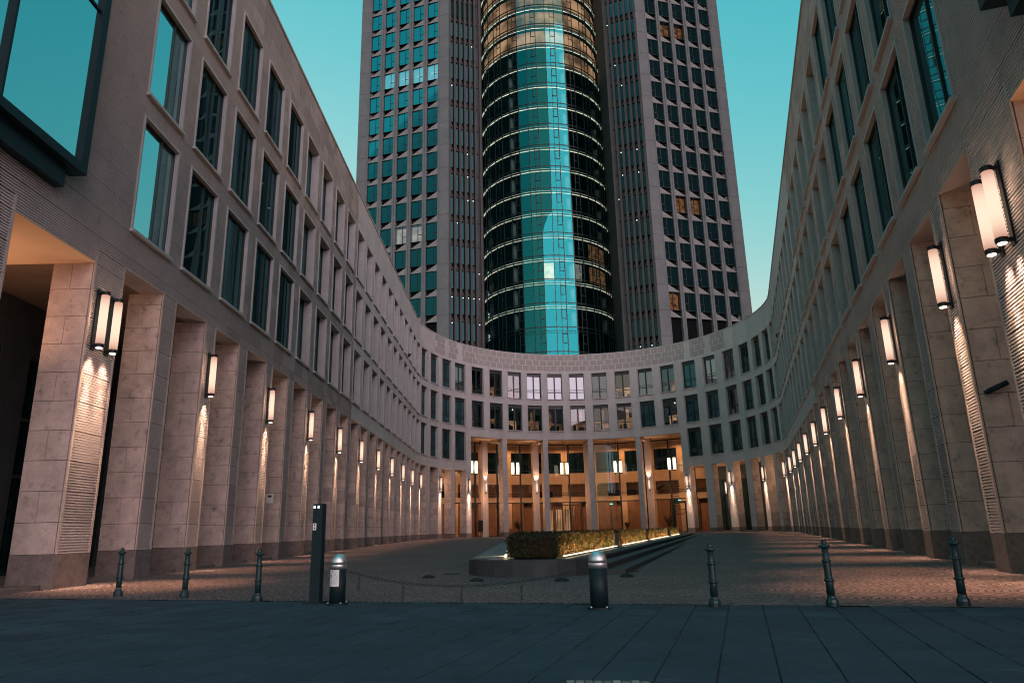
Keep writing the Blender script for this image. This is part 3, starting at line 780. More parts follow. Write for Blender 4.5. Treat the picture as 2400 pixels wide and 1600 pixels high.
# arcade point lights; the upward portal area lights are added fill without fixtures
for t, lab in ((.1, 'lit'), (23.2, 'a'), (35.6, 'b'), (37.6, 'c'), (62.8, 'd'), (39.6, 'e')):
    q = F(t, -2.4, 5.0 if t in (.1, 62.8) else 6.2)
    if t in (.1, 62.8): lamp('portal_fill', 'AREA', q, 95, (1.0, .50, .27), None, 1.6, target=(q.x, q.y+.001, 9))
    else: lamp('arcade_light', 'POINT', q, 170, (1.0, .56, .30), None, .3)
for t, lab in ((22.9, 'small lit tube inside the arcade left of the portico'), (35.45, 'small lit tube inside the arcade just right of the portico'), (38.75, 'small lit tube inside the arcade at far right of the curve')):
    wall_lamp(t, (0,), lab, AD+.13, zz(1.25), 200, 'tube lamps inside the arcade')

# ------------------------------------------------------------------ oriels (big projecting windows near the camera)
def oriel(t0, t1, z0, z1, nx, seams):
    fr = MB(); pn = MB(); off = .45
    o = MB(); pbox(o, t0, t1, .02, -.3, z0, z1)
    base = o.build('oriel_window', 'frame', ROOT)
    base.data.name = 'oriel_window'
    fw = .035
    pbox(fr, t0, t1, off, .02, z0-.02, z0+.20); pbox(fr, t0, t1, off, .02, z1-.2, z1)
    for q in range(nx+1):
        t = t0+(t1-t0)*q/nx; h_ = fw if q in (0, nx) else .011
        ta, tb = max(t0, t-h_*(1 if q else 0)-(.0)), min(t1, t+h_*(1 if q < nx else 0))
        if q == 0: tb = t0+fw*2.2
        if q == nx: ta = t1-fw*2.2
        pbox(fr, ta, tb, off-.004, .02, z0+.2, z1-.2)
    for z in seams: pbox(fr, t0, t1, off-.06, off-.14, z, z+.07)
    pbox(fr, t0-.0, t1-.14 if t0 < 10 else t1, .24, .02, z0-.52, z0-.02) if t0 < 10 else pbox(fr, t0+.14, t1, .24, .02, z0-.52, z0-.02)
    f = fr.build('oriel_frame', 'postpaint', ROOT)
    pn.poly([F(t0, off-.10, z0+.1), F(t1, off-.10, z0+.1), F(t1, off-.10, z1-.1), F(t0, off-.10, z1-.1)])
    pn.build('oriel_pane', 'winhi', ROOT)
oriel(-2.84, .06, zz(2.78), zz(6.9), 3, (zz(4.23),))
oriel(62.62, 65.5, zz(2.66), zz(6.9), 3, (zz(4.23),))

# ------------------------------------------------------------------ tower
TW = thing('office_tower', 'tall office tower with two stone slabs flanking a round glass shaft', 'skyscraper', (6.5, 110, 0), world_children=True)
HS = 4.15
def tface(P0, hd, tag_, nwin, z_low, sgn, n0, n1):
    """one slab front: pitch 2.68 along heading hd from the corner P0"""
    d = Vector((math.sin(R_(hd)), math.cos(R_(hd)))); nrm = Vector((-d.y, d.x)) if sgn > 0 else Vector((d.y, -d.x))
    # nrm points to the viewer
    if nrm.y > 0: nrm = -nrm
    def Q(u, off, z): return Vector((P0[0]+d.x*u+nrm.x*off, P0[1]+d.y*u+nrm.y*off, z))
    def qb(mb, u0, u1, o0, o1, z0, z1):
        mb.hexa([Q(u0, o0, z0), Q(u1, o0, z0), Q(u1, o1, z0), Q(u0, o1, z0), Q(u0, o0, z1), Q(u1, o0, z1), Q(u1, o1, z1), Q(u0, o1, z1)])
    return Q, qb
ZT = 112.0
litL = {(8, 0): 'roomw', (8, 1): 'roomw', (8, 2): 'roomw', (8, 3): 'roomw', (1, 1): 'roomw', (1, 2): 'roomw'}
litR = {(10, 1): 'room', (10, 2): 'room', (2, 1): 'room', (2, 2): 'room', (-2, 0): 'room'}
for nm, P0, hd, zb, lits in (('L', (-9.55, 102.6), -74, 41.5, litL), ('R', (22.55, 102.8), 73, 41.45, litR)):
    Q, qb = tface(P0, hd, nm, 5, 0, 1, 0, 0)
    LEN = 16.6
    bk = MB(); qb(bk, 0, LEN, -1.0, -1.2, 0, ZT); bk.build('slab_core', 'black', TW)
    b = MB(); qb(b, 0, 1.62, 0, -1.0, 0, ZT); 
    for k in range(30):  # pier joints
        pass
    b.build('corner_pier', 'tower', TW)
    b = MB(); qb(b, LEN-1.62, LEN, 0, -1.0, 0, ZT); b.build('corner_pier', 'tower', TW)
    for k in range(24):
        z = zb-.25+HS*(k-6)
        for u0, u1 in ((-.01, 1.63), (LEN-1.63, LEN+.01)):
            jn = MB(); qb(jn, u0, u1, .006, -.3, z, z+.05); jn.build('pier_joint', 'joint', TW)
    st = (LEN-3.24)/5
    for c in range(6):
        u = 1.62+st*c
        if 0 < c < 5 or True:
            w_ = .68 if 0 < c < 5 else .45
            a, b_ = (u-w_/2, u+w_/2) if 0 < c < 5 else ((u, u+.34) if c == 0 else (u-.34, u))
            b = MB(); qb(b, a, a+(b_-a)*.46, -.04, -1.0, 0, ZT); qb(b, a+(b_-a)*.54, b_, -.04, -1.0, 0, ZT); b.build('pier', 'tower', TW)
    for c in range(5):
        ua, ub = 1.62+st*c+.34, 1.62+st*(c+1)-.34
        dark = MB(); qb(dark, ua, ub, -.62, -.9, 0, zb-2*HS-1.3); dark.build('lower_glazing', 'black', TW)
        for n in range(-2, 15):
            z = zb+HS*n; h = HS-1.28
            qm = MB(); qm.poly([Q(ua, -.20, z), Q(ub, -.30, z), Q(ub, -.30, z+h), Q(ua, -.20, z+h)])
            lit = lits.get((n, c))
            wobj = qm.build('window', 'wintower' if not lit else 'winlit', TW)
            fm = MB()
            us = ua+(ub-ua)*.36 if nm == 'L' else ua+(ub-ua)*.36
            qb(fm, us-.03, us+.03, -.17, -.36, z, z+h)
            qb(fm, ua, us, -.18, -.36, z+h*.38, z+h*.38+.07)
            qb(fm, ua, ub, -.15, -.55, z-.06, z); qb(fm, ua, ub, -.15, -.55, z+h, z+h+.05)
            fo = fm.build('window_frame', 'frame', wobj); fo.location = (-TW.location[0], -TW.location[1], -TW.location[2])
            if lit:
                rm2 = MB(); rm2.poly([Q(ua-.3, -.98, z), Q(ub+.3, -.98, z), Q(ub+.3, -.98, z+h), Q(ua-.3, -.98, z+h)]); ro = rm2.build('lit_room', lit, wobj); ro.location = fo.location
                if lit == 'roomw' and n == 8:
                    rm2 = MB(); qb(rm2, ua, us+.9, -.9, -.95, z+h*.62, z+h*.62+.12); ro = rm2.build('ceiling_light', 'spot', wobj); ro.location = fo.location
            # folded spandrel: light stone wedge under a dark recess
            sp = MB(); zt, zl = z-.07, z-1.22
            sp.v = [tuple(q) for q in (Q(ua, -.10, zt), Q(ua, -.10, zl), Q(ub, -.10, zl), Q(ua, -.24, zt), Q(ua, -.24, zl), Q(ub, -.24, zl))]
            sp.f = [(0, 1, 2), (0, 3, 4, 1), (1, 4, 5, 2), (0, 2, 5, 3), (3, 5, 4)]
            rc = MB(); rc.poly([Q(ua, -.55, zl-.05), Q(ub, -.55, zl-.05), Q(ub, -.55, z-.05), Q(ua, -.55, z-.05)]); rc.build('spandrel_recess', 'black', TW)
            sp.build('spandrel', 'spandrel', TW)
# inner chamfer faces with close ribs
for nm, P0, hd, zb in (('L', (-9.55, 102.6), 70, 41.5), ('R', (22.55, 102.8), -70, 41.45)):
    Q, qb = tface(P0, hd, nm, 5, 0, 1, 0, 0)
    ln = 5.4
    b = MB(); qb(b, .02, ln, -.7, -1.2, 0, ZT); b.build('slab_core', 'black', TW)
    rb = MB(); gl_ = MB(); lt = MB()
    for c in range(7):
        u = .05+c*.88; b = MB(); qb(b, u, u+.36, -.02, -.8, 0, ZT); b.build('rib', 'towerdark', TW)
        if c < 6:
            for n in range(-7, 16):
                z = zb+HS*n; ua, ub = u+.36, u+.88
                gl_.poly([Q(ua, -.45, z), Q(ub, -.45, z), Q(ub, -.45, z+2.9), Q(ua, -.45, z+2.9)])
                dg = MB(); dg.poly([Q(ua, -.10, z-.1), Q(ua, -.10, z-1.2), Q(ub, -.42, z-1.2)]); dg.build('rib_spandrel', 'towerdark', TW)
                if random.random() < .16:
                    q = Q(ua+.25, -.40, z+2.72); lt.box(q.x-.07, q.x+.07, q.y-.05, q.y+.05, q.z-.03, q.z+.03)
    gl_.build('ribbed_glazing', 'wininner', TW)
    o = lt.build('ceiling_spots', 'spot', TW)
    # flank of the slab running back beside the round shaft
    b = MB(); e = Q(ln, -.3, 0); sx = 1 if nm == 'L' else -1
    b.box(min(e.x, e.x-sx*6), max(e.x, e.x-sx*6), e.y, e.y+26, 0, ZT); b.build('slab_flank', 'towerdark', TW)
for P, hd in (((-9.55, 102.6), -74), ((22.55, 102.8), 73)):
    d = Vector((math.sin(R_(hd)), math.cos(R_(hd)))); e = Vector(P)+d*16.5
    b = MB(); b.prism([(e.x, e.y+.3), (P[0], P[1]+2.2), (P[0], P[1]+28), (e.x, e.y+28)] if hd > 0 else [(P[0], P[1]+2.2), (e.x, e.y+.3), (e.x, e.y+28), (P[0], P[1]+28)], 0, ZT); b.build('slab_body', 'tower', TW)
# round glass shaft
DC = 121.3; ch = R_(3.17); SX, SY, SR = DC*math.sin(ch), DC*math.cos(ch), 11.8
NP = 42; a0 = -math.pi/2 - ch*0
def S(k, r, z): a = -math.pi/2 + (k-.3)*2*math.pi/NP - ch; return Vector((SX+r*math.cos(a), SY+r*math.sin(a), z))
ZS = 36.55; HC = 4.11
fl = MB()
KS = range(-11, 12)
for k in KS:
    p, q = S(k, SR+.07, 0), S(k, SR-.05, 0); d = (S(k+.02, SR, 0)-S(k-.02, SR, 0)).normalized()*.055
    mul = MB(); mul.hexa([p-d, p+d, q+d, q-d] + [v+Vector((0, 0, ZT)) for v in (p-d, p+d, q+d, q-d)]); mul.build('mullion', 'frame', TW)
    if k % 2:
        kk = k+.5; p, q = S(kk, SR+.03, 0), S(kk, SR-.03, 0); d = d*.5
        mul = MB(); mul.hexa([p-d, p+d, q+d, q-d] + [v+Vector((0, 0, ZT)) for v in (p-d, p+d, q+d, q-d)]); mul.build('mullion', 'frame', TW)
lit_c = {}
for n in range(12, 16):
    for k in KS: lit_c[(n, k)] = 'roomtop'
for k in range(3, 9): lit_c[(11, k)] = 'roomtop'
for k in range(5, 8): lit_c[(1, k)] = 'room'; lit_c[(2, k)] = 'room'
lit_c[(1, 3)] = 'roomw'; lit_c[(1, 0)] = 'roombright'
for n in range(-3, 18):
    z = ZS+HC*n       # bottom of the pane, floor transom
    # transoms
    tr = (MB(), MB()); ls = MB(); l2 = MB()
    for k in KS:
        a, b, c, d = S(k, SR+.05, 0), S(k+1, SR+.05, 0), S(k+1, SR-.08, 0), S(k, SR-.08, 0)
        for tq, (zq, hh) in enumerate(((z, .14), (z-.62, .06))):
            tr[tq].hexa([v+Vector((0, 0, zq)) for v in (a, b, c, d)] + [v+Vector((0, 0, zq+hh)) for v in (a, b, c, d)])
        o = MB(); o.poly([S(k, SR, z-1.0+.05), S(k+1, SR, z-1.0+.05), S(k+1, SR, z-1.0+HC-.0), S(k, SR, z-1.0+HC-.0)])
        if n >= -1: o.build('glass_panel', 'cyl', TW)
        else: fl.poly([S(k, SR, z-1.0), S(k+1, SR, z-1.0), S(k+1, SR, z-1.0+HC), S(k, SR, z-1.0+HC)])
        for s_, zz_ in ((ls, z-.52), (l2, z-.86)):
            a, b, c, d = S(k+.03, SR-.12, zz_), S(k+.97, SR-.12, zz_), S(k+.97, SR-.22, zz_), S(k+.03, SR-.22, zz_)
            if n >= 0: s_.hexa([a, b, c, d] + [v+Vector((0, 0, .10 if s_ is ls else .07)) for v in (a, b, c, d)])
        # opening light in every other panel
        if k % 2 and n >= -2:
            zc = z-1.15; vf = MB()
            for kk0, kk1, za, zb_ in ((k+.5, k+.56, zc-1.55, zc), (k+.94, k+1.0, zc-1.55, zc), (k+.5, k+1, zc, zc+.09), (k+.5, k+1, zc-1.55, zc-1.45)):
                a, b, c, d = S(kk0, SR+.05, 0), S(kk1, SR+.05, 0), S(kk1, SR-.04, 0), S(kk0, SR-.04, 0)
                vf.hexa([v+Vector((0, 0, za)) for v in (a, b, c, d)] + [v+Vector((0, 0, zb_)) for v in (a, b, c, d)])
            vf.build('casement', 'frame', TW)
        lit = lit_c.get((n, k))
        if lit:
            o = MB(); o.poly([S(k, SR-.75, z+.1), S(k+1, SR-.75, z+.1), S(k+1, SR-.75, z+HC-1.0), S(k, SR-.75, z+HC-1.0)]); o.build('lit_room', lit, TW)
    for q_ in tr: q_.build('transom', 'frame', TW)
    if n >= 0: ls.build('light_strip', 'strip', TW); l2.build('light_strip', 'strip', TW)
    slb = MB(); slb.lathe([(SR-.45, z-.95), (SR-.45, z+.05)], 48, SX, SY); slb.build('floor_slab', 'black', TW)
    if n >= -1:
        for k in (-8.5, -3.4, 3.0, 8.3):
            q = S(k, SR-1.5, 0); o = MB(); o.lathe([(.42, z+.05), (.42, z+HC-.95)], 14, q.x, q.y); o.build('interior_column', 'white', TW, True)
fl.build('lower_panels', 'cyl', TW)
o = MB(); o.lathe([(SR-4.2, 0), (SR-4.2, ZT)], 32, SX, SY); o.build('shaft_core', 'black', TW)

# neighbouring tower to the right of the forecourt, mirrored in the right slab
NB = thing('neighbour_tower', 'dark neighbouring tower beyond the right wing, seen only mirrored in the tower windows', 'skyscraper', (98, 60, 0), world_children=True)
nq = [(70.6, 63.8), (106.5, 33.6), (127, 58), (91, 88)]
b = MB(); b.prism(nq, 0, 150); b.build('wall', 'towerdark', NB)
for k in range(26):
    z = 8+k*5.4; b = MB(); p, q = Vector(nq[0]), Vector(nq[1]); d = (q-p).normalized(); n_ = Vector((d.y, -d.x))*.04
    p, q = p+d*1.5+n_, q-d*1.5+n_; b.poly([(p.x, p.y, z), (q.x, q.y, z), (q.x, q.y, z+2.6), (p.x, p.y, z+2.6)]); b.build('window_band', 'black', NB)
    b = MB(); p, q = Vector(nq[0]), Vector(nq[3]); d = (q-p).normalized(); n_ = Vector((-d.y, d.x))*.04
    p, q = p+d*1.5+n_, q-d*1.5+n_; b.poly([(p.x, p.y, z), (q.x, q.y, z), (q.x, q.y, z+2.6), (p.x, p.y, z+2.6)]); b.build('window_band', 'black', NB)

# ------------------------------------------------------------------ planted terrace in the middle
TZ = .37
TER = thing('stone_terrace', 'low dark granite terrace with rounded front and steps holding the hedges', 'raised bed', (2.0, 24, 0), world_children=True)
front = [(-1.22, 18.9), (-1.12, 18.3), (-.90, 17.8), (-.55, 17.38), (-.10, 17.07), (.40, 16.92), (.90, 16.96), (1.35, 17.15), (1.72, 17.5)]
re_ = lambda y: 1.72 + (y-17.5)*.2935
YE = 66.0
top_ = MB(); top_.prism([(x, y) for x, y in front] + [(re_(YE), YE), (-.35, YE)], -.1, TZ-.06); top_.build('terrace_body', 'kerb', TER)
def off_line(P, d):
    out = []
    for i in range(len(P)):
        a = Vector(P[max(0, i-1)]); b = Vector(P[min(len(P)-1, i+1)]); t = (b-a).normalized(); out.append(Vector(P[i]) + Vector((-t.y, t.x))*d)
    return out
inn = off_line(front, .36)
groups = [(0, 2), (2, 4), (4, 6), (6, 8)]
for a, b in groups:
    mb = MB(); po = [Vector(p) for p in front[a:b+1]]; pi = inn[a:b+1]
    po[0] = po[0].lerp(po[1], .012); po[-1] = po[-1].lerp(po[-2], .012); pi[0] = pi[0].lerp(pi[1], .012); pi[-1] = pi[-1].lerp(pi[-2], .012)
    lo = off_line(front, -.012)[a:b+1]
    mb.prism([(p.x, p.y) for p in lo] + [(p.x, p.y) for p in reversed(pi)], -.1, TZ); mb.build('kerb_stone', 'kerb', TER)
y = 17.5; k = 0
while y < YE-1:                      # right-hand kerb and two steps below it
    y2 = min(y+3.0, YE)
    for lvl, (o0, o1, zt) in enumerate(((-.40, .0, TZ), (.004, .42, TZ-.125), (.424, .84, TZ-.25))):
        if zt < gz(y2)+.004: continue
        mb = MB(); nx_ = Vector((.958, -.281))
        p = [Vector((re_(y+.006), y+.006)), Vector((re_(y2-.006), y2-.006))]
        mb.prism([tuple(p[0]+nx_*o0), tuple(p[0]+nx_*o1), tuple(p[1]+nx_*o1), tuple(p[1]+nx_*o0)], -.1, zt); mb.build('step' if lvl else 'kerb_stone', 'kerb', TER)
    y = y2
y = 18.95
while y < YE-2:                      # slab path along the left side
    d = .75
    for x0, x1 in ((-1.18, -.78), (-.77, -.37)):
        f = (y-18.95)/(YE-18.95); xo = .75*f
        mb = MB(); mb.box(x0+xo+.004, x1+xo-.004, y+.004, y+d-.004, TZ-.07, TZ-.01+random.uniform(-.003, .003)); mb.build('terrace_slab', 'pathslab', TER)
    y += d
hl = lambda y: -.15 + (y-19.4)*.016
hr = lambda y: 1.06 + (y-18.9)*.2915
HT = .86
def hedge(y0, y1, lab, dens, first=False):
    o = thing('hedge', lab, 'hedge', ((hl(y0)+hr(y0))/2, (y0+y1)/2, TZ), 0, 'clipped hedges on the terrace', True)
    c = MB(); e = .07
    yl0 = y0+.45 if first else y0
    P = [(hl(yl0)+e, yl0+e), (hr(y0)-e, y0+e), (hr(y1)-e, y1-e), (hl(y1)+e, y1-e)]
    c.prism(P, TZ-.05, HT-.08); c.build('core', 'twig', o)
    rnd = random.Random(int(y0*10)); lf = MB()
    def leaf(p, nrm, s):
        nrm = (Vector(nrm)+Vector((rnd.gauss(0, .55), rnd.gauss(0, .55), rnd.gauss(0, .45)))).normalized()
        a = nrm.orthogonal().normalized(); a.rotate(Matrix.Rotation(rnd.uniform(0, 6.28), 3, nrm)); b = nrm.cross(a)
        p = Vector(p); l, w_ = s*rnd.uniform(.8, 1.5), s*rnd.uniform(.4, .7)
        lf.poly([p-a*l, p-b*w_+nrm*.006, p+a*l, p+b*w_+nrm*.006])
    ln = y1-y0
    def side(fx, nrm, n, s):
        for _ in range(n):
            y = rnd.uniform(y0, y1); z = TZ + .015 + (HT-TZ)*rnd.random()
            bulge = .05*math.sin(y*2.1+z*6)+.04*math.sin(y*5.3+1)
            leaf((fx(y)+nrm[0]*(rnd.gauss(0, .04)+bulge), y, z+rnd.gauss(0, .02)), nrm, s)
            if rnd.random() < .10: leaf((fx(y)+nrm[0]*.02, y, HT+rnd.uniform(0, .09)), (0, 0, 1), s)
    side(hr, (.95, -.28, 0), int(ln*dens), .030 if y0 < 40 else .05); side(hl, (-1, 0, 0), int(ln*dens*.5), .035 if y0 < 40 else .05)
    for _ in range(int(ln*dens*.6)):
        y = rnd.uniform(y0, y1); leaf((rnd.uniform(hl(y), hr(y)), y, HT+rnd.gauss(-.03, .03)), (0, 0, 1), .04 if y0 < 40 else .09)
    if first:
        for _ in range(2600):
            f = rnd.random(); x = hl(y0)+(hr(y0)-hl(y0))*f; leaf((x, y0+.45*(1-f)+rnd.gauss(0, .03), TZ+(HT-TZ)*rnd.random()), (0, -1, 0), .032)
    o2 = lf.build('foliage', 'leaf', o)
    st = MB()
    for k in range(int(ln*3)):
        y = y0+(k+.5)/3; st.rod((hr(y)-.03, y, TZ-.02), (hr(y)-.08+rnd.gauss(0, .02), y+rnd.gauss(0, .05), HT-.2), .012, 5)
    st.build('stems', 'wood', o)
    return o
BL = [(28.0, 29.3), (38.2, 39.8), (52.0, 54.2), (63.0, 65.2)]
segs = [(18.9, 27.95), (29.35, 38.15), (39.85, 51.95), (54.25, 62.9)]
labs = ['hedge at the rounded front of the terrace with dark end and lit right side', 'second lit hedge along the steps, behind the first stone block', 'third lit hedge along the steps, between the second and third stone blocks', 'farthest lit hedge by the steps, nearest the portico']
for i, (a, b) in enumerate(segs): hedge(a, b, labs[i], (520, 330, 170, 120)[i], i == 0)
bl = ['stone block at end of the nearest hedge', 'second stone block along the hedges beside the steps', 'third stone block along the hedges beside the steps', 'farthest stone block at the end of the hedge row']
for i, (a, b) in enumerate(BL):
    mb = MB(); mb.prism([(hr(a)-1.1, a), (hr(a)+.02, a), (hr(b)+.02, b), (hr(b)-1.1, b)], TZ, HT-.02)
    bm_ = bmesh.new(); me = mb.mesh('stone_block', 'kerb'); bm_.from_mesh(me); bmesh.ops.bevel(bm_, geom=bm_.edges[:], offset=.012, segments=1, affect='EDGES'); bm_.to_mesh(me); bm_.free()
    tag(link('stone_block', me), bl[i], 'stone block', 'stone blocks between the hedges')
for i, (a, b) in enumerate(segs):
    n = 4 if i == 0 else 3; q0 = a+.15
    for k in range(n):
        y0_, y1_ = a+.12+(b-a-.2)*k/n, a+.12+(b-a-.2)*(k+1)/n-.06
        mb = MB(); mb.prism([(hr(y0_)+.10, y0_), (hr(y0_)+.145, y0_), (hr(y1_)+.145, y1_), (hr(y1_)+.10, y1_)], TZ, TZ+.018); mb.build('light_strip', 'led', TER)
        ym = (y0_+y1_)/2; L_ = y1_-y0_
        lo_ = lamp('hedge_light', 'AREA', (hr(ym)+.30, ym, TZ+.03), 95*L_/2.2, (1.0, .54, .24), None, .05, target=(hr(ym)-.05, ym+.0, HT), shape=L_)
        d3 = Vector((-.55, .12, .75)).normalized(); yv = Vector((.2804, .9599, 0)); yv = (yv-d3*yv.dot(d3)).normalized(); xv = yv.cross(-d3)
        lo_.matrix_world = Matrix(((xv.x, yv.x, -d3.x, lo_.location.x), (xv.y, yv.y, -d3.y, lo_.location.y), (xv.z, yv.z, -d3.z, lo_.location.z), (0, 0, 0, 1)))
mb = MB(); mb.box(hl(20)-.20, hl(20)-.14, 19.5, 21.2, TZ, TZ+.02); mb.build('light_strip', 'led', TER)
lamp('hedge_light', 'POINT', (hl(20)-.16, 20.4, TZ+.1), 16, (1.0, .66, .34), None, .05)

# ------------------------------------------------------------------ street furniture
def bolmesh():
    parts = {}
    b = MB(); b.lathe([(.082, 0), (.084, .055), (.076, .085), (.060, .11), (.054, .13)], 10); parts['base'] = b.mesh('base', 'paint')
    b = MB(); b.lathe([(.052, .14), (.050, .30), (.046, .55), (.041, .78)], 14); parts['shaft'] = b.mesh('shaft', 'paint', True)
    b = MB()
    for z, r in ((.335, .066), (.585, .062)): b.lathe([(.045, z-.022), (r, z-.012), (r, z+.012), (.045, z+.022)], 14)
    parts['ring'] = b.mesh('ring', 'paint', True)
    b = MB(); b.lathe([(.04, .755), (.075, .768), (.078, .785), (.06, .80), (.034, .808), (.036, .83), (.033, .85), (.02, .867), (.002, .872)], 14); parts['finial'] = b.mesh('finial', 'paint', True)
    return parts
bp = bolmesh()
for x, y, lab, sc_ in ((-7.75, 14.41, 'leftmost dark green iron bollard, before the wide left pillar', 1.03), (-6.11, 13.63, 'middle one of the three iron bollards on the left', 1.0), (-4.40, 12.58, 'iron bollard on the left nearest the tall black post', .98),
                  (2.65, 10.10, 'iron bollard nearest the plain domed bollard on the right', .95), (4.11, 9.82, 'middle one of the three iron bollards on the right', .97), (5.67, 9.57, 'rightmost iron bollard, before the right colonnade', .98)):
    o = thing('bollard', lab, 'bollard', (x, y, 0), random.uniform(0, 3), 'ringed cast iron bollards along the paving edge'); o.scale = (1, 1, sc_)
    o.rotation_euler = (random.gauss(0, .008), random.gauss(0, .008), o.rotation_euler[2])
    for k, me in bp.items(): link(k, me, o)
dm = {}
b = MB(); b.lathe([(.124, .02), (.124, .525)], 28); dm['body'] = b.mesh('body', 'postpaint', True)
b = MB(); b.lathe([(.129, .525), (.129, .592), (.127, .597)], 28); b.lathe([(.129, .602), (.128, .64), (.119, .678), (.098, .713), (.070, .738), (.036, .752), (.003, .757)], 28); dm['dome'] = b.mesh('dome', 'steel', True)
b = MB(); b.lathe([(.17, 0), (.17, .02), (.13, .022)], 28)
dm['foot'] = b.mesh('foot', 'postpaint')
b = MB()
for k in range(4): a = .6+k*math.pi/2; b.lathe([(.014, .02), (.014, .034), (.006, .04)], 6, .150*math.cos(a), .150*math.sin(a))
dm['bolt'] = b.mesh('bolt', 'steel')
DOM = []
for x, y, lab in ((-2.84, 11.72, 'domed bollard with white camera notice beside the tall post'), (1.11, 10.23, 'plain domed bollard with steel cap, right end of the chain')):
    o = thing('domed_bollard', lab, 'bollard', (x, y, 0), 0, 'steel capped bollards holding the chain')
    for k, me in dm.items(): link(k, me, o)
    DOM.append(o)
# notice wrapped on the left domed bollard: camera pictogram and lines
def wrap(r, a0, a1, z0, z1, n=8):
    b = MB()
    for i in range(n):
        p, q = a0+(a1-a0)*i/n, a0+(a1-a0)*(i+1)/n
        b.poly([(r*math.cos(p), r*math.sin(p), z0), (r*math.cos(q), r*math.sin(q), z0), (r*math.cos(q), r*math.sin(q), z1), (r*math.cos(p), r*math.sin(p), z1)])
    return b
A0, A1 = R_(182), R_(290)
link('notice', wrap(.1255, A0, A1, .27, .52).mesh('notice', 'sign'), DOM[0])
nk = MB(); mid = (A0+A1)/2
def tile(a, z, w_, h_, rot_=0):
    pts = []
    for u, v in ((-w_, -h_), (w_, -h_), (w_, h_), (-w_, h_)):
        uu, vv = u*math.cos(rot_)-v*math.sin(rot_), u*math.sin(rot_)+v*math.cos(rot_); an = a+uu/.1265; pts.append((.1265*math.cos(an), .1265*math.sin(an), z+vv))
    nk.poly(pts)
tile(mid+.15, .445, .040, .024, .25); tile(mid-.22, .428, .006, .014, .25); tile(mid+.12, .495, .005, .025)
for z in (.385, .36, .335, .315, .295): tile(mid-.03, z, .085, .0025)
link('notice_print', nk.mesh('notice_print', 'ink'), DOM[0])
PO = thing('access_post', 'tall slim black access post with two small lights near its top', 'post', (-3.26, 12.02, 0), R_(-10))
b = MB(); b.box(-.085, .085, -.07, .07, .02, 1.55); me = b.mesh('body', 'postpaint'); link('body', me, PO)
b = MB(); b.box(-.17, .15, -.12, .12, 0, .022); link('foot', b.mesh('foot', 'postpaint'), PO)
for x in (-.06, .01): b = MB(); b.box(x-.014, x+.014, -.074, -.068, 1.48, 1.52); link('indicator_light', b.mesh('indicator_light', 'spot'), PO)
b = MB(); b.box(-.075, -.015, -.073, -.069, 1.13, 1.24); link('label_plate', b.mesh('label_plate', 'sign'), PO)
b = MB(); b.box(-.055, -.035, -.076, -.0735, 1.20, 1.225); b.box(-.055, -.035, -.076, -.0735, 1.15, 1.175); link('label_print', b.mesh('label_print', 'ink'), PO)

# chain between the two domed bollards
P0_, P1_ = Vector((-2.70, 11.67, .50)), Vector((.97, 10.28, .52)); SAG = .23
def cpt(f): p = P0_.lerp(P1_, f); p.z -= SAG*4*f*(1-f)*(1.0-.15*(f-.5)); return p
def ring(mb, c, axis, side_, L, wd_, r=.0042):
    pts = []
    for k in range(10):
        a = 2*math.pi*k/10; pts.append(c + axis*(L*math.cos(a)) + side_*(wd_*math.sin(a)))
    for k in range(10): mb.rod(pts[k], pts[(k+1) % 10], r, 4)
CH = thing('chain', 'dark steel chain sagging between the two domed bollards', 'chain', tuple(cpt(.5)), 0, None, True)
cm = MB(); n = 74
for k in range(n):
    f0, f1 = k/n, (k+1)/n; a, b = cpt(f0), cpt(f1); ax = (b-a).normalized(); sd_ = Vector((0, 0, 1)).cross(ax).normalized(); s2 = ax.cross(sd_)
    ring(cm, (a+b)/2, ax, sd_ if k % 2 else s2, .034, .016)
cm.build('links', 'chain', CH)
for f in (.06, .26, .51, .75):
    p = cpt(f); dmx = MB(); z = p.z-.02; k = 0; lo = max(.06, p.z-.24) if f < .2 else .06
    while z > lo:
        ring(dmx, Vector((p.x, p.y, z-.03)), Vector((0, 0, 1)), Vector((1, 0, 0)) if k % 2 else Vector((0, 1, 0)), .034, .016); z -= .055; k += 1
    dmx.build('hanging_chain', 'chain', CH)

# domed drains and flat lids on the setts
for x, y, lab in ((-2.11, 17.59, 'dark domed ground light left of the terrace front'), (-.89, 16.11, 'dark domed ground light before the left half of the terrace wall'), (.92, 15.56, 'dark domed ground light before the middle of the terrace wall'), (2.41, 16.39, 'dark domed ground light at the foot of the steps')):
    b = MB(); b.lathe([(.155, 0), (.15, .02), (.125, .045), (.07, .068), (.003, .075)], 20); o = link('ground_light', b.mesh('ground_light', 'iron', True), None, (x, y, gz(y))); tag(o, lab, 'ground light', 'domed ground lights in the setts')
for x, y, lab in ((-1.67, 18.9, 'flat round iron lid left of the terrace'), (2.75, 18.2, 'flat round iron lid beside the steps, nearer one'), (5.83, 28.74, 'flat round iron lid beside the steps, farther one')):
    b = MB(); b.lathe([(.22, 0), (.22, .012), (.003, .014)], 20); o = link('manhole_lid', b.mesh('manhole_lid', 'iron'), None, (x, y, gz(y)+.002)); tag(o, lab, 'manhole lid', 'flat iron lids in the setts')
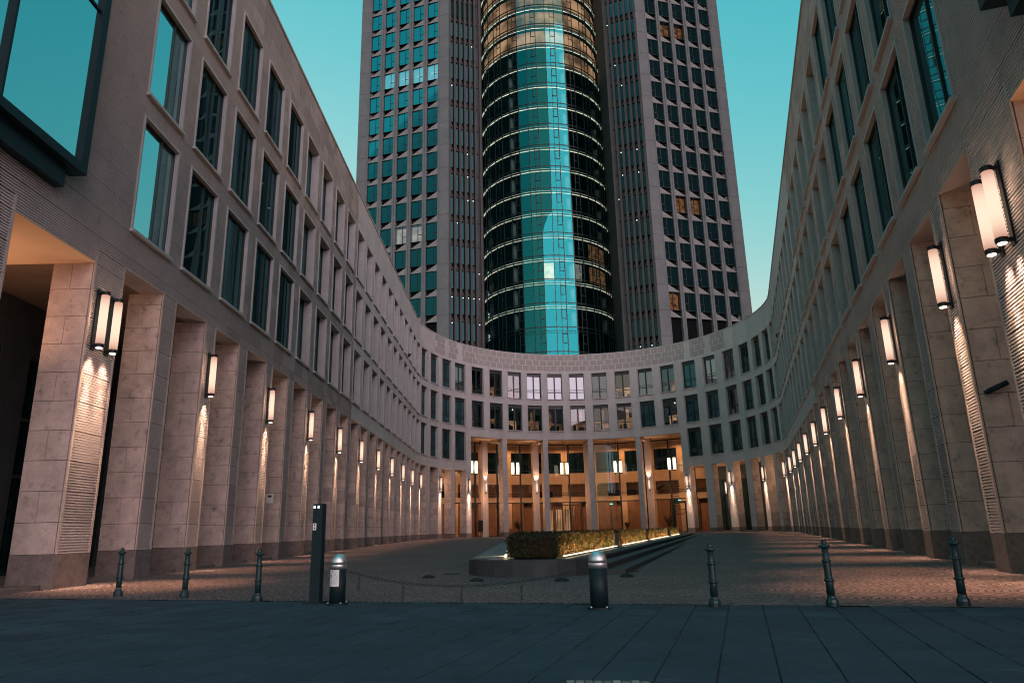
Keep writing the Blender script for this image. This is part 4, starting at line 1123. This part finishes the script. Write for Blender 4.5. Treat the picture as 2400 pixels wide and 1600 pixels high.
# pale setts let into the slabs at the bottom edge
b = MB()
for i in range(9):
    for j in range(4):
        x, y = .33+i*.065, 5.535-j*.06-i*.012
        b.box(x+.004, x+.059, y-.027, y+.027, -.01, .004+random.uniform(0, .006))
tag(b.build('sett_patch', 'pathslab'), 'small patch of pale setts let into the slab pavement', 'paving patch')

# camera and notices on the pillars
d, n = frame(60.86)
CQ = F(60.862, -.42, 3.72)
CC = thing('security_camera', 'dark tube security camera on the stone side of a right colonnade pillar', 'camera', tuple(CQ), math.atan2(d.y, d.x))
# local x runs towards the viewer, local y into the building
b = MB(); b.rod((.10, -.24, -.11), (.12, .14, .05), .055, 12); link('body', b.mesh('body', 'postpaint', True), CC)
b = MB(); b.rod((.098, -.30, -.135), (.10, -.24, -.11), .045, 12); link('lens_hood', b.mesh('lens_hood', 'darkmetal'), CC)
b = MB(); b.rod((0, .10, .03), (.11, .10, .03), .028, 8); link('bracket', b.mesh('bracket', 'darkmetal'), CC)
nt_p = chord(*gapat(5.87)); a5, b5 = gapat(5.87)
S5 = F(a5, -.52, 2.45)
NO = thing('notice_plate', 'small white camera notice on a left pillar side', 'sign', tuple(S5), 0)
b = MB(); b.box(-.16, .16, -.012, -.002, 0, .42); link('plate', b.mesh('plate', 'sign'), NO)
b = MB(); b.box(-.07, .08, -.016, -.0125, .25, .34); b.box(-.10, -.08, -.016, -.0125, .27, .31); link('print', b.mesh('print', 'ink'), NO)
# weeds sprouting from sills
for t, z, lab in ((17.85, ROWS[2][0], 'tiny weed sprouting on an upper sill of the left wing'), (43.6, ROWS[2][0], 'tiny weed sprouting on an upper sill of the right wing')):
    q = F(t, .06, z); b = MB(); rr = random.Random(3)
    for k in range(26):
        a = rr.uniform(0, 6.28); l = rr.uniform(.15, .4); p = q+Vector((math.cos(a)*l*.6, math.sin(a)*l*.6, l)); s = Vector((rr.gauss(0, .05), rr.gauss(0, .05), rr.gauss(0, .05)))
        b.poly([q, p+s, p-s])
    tag(b.build('weed', 'leaf'), lab, 'plant', 'weeds on the sills')
print('panels', npan, 'blocks', blocks, 'objects', len(bpy.data.objects))
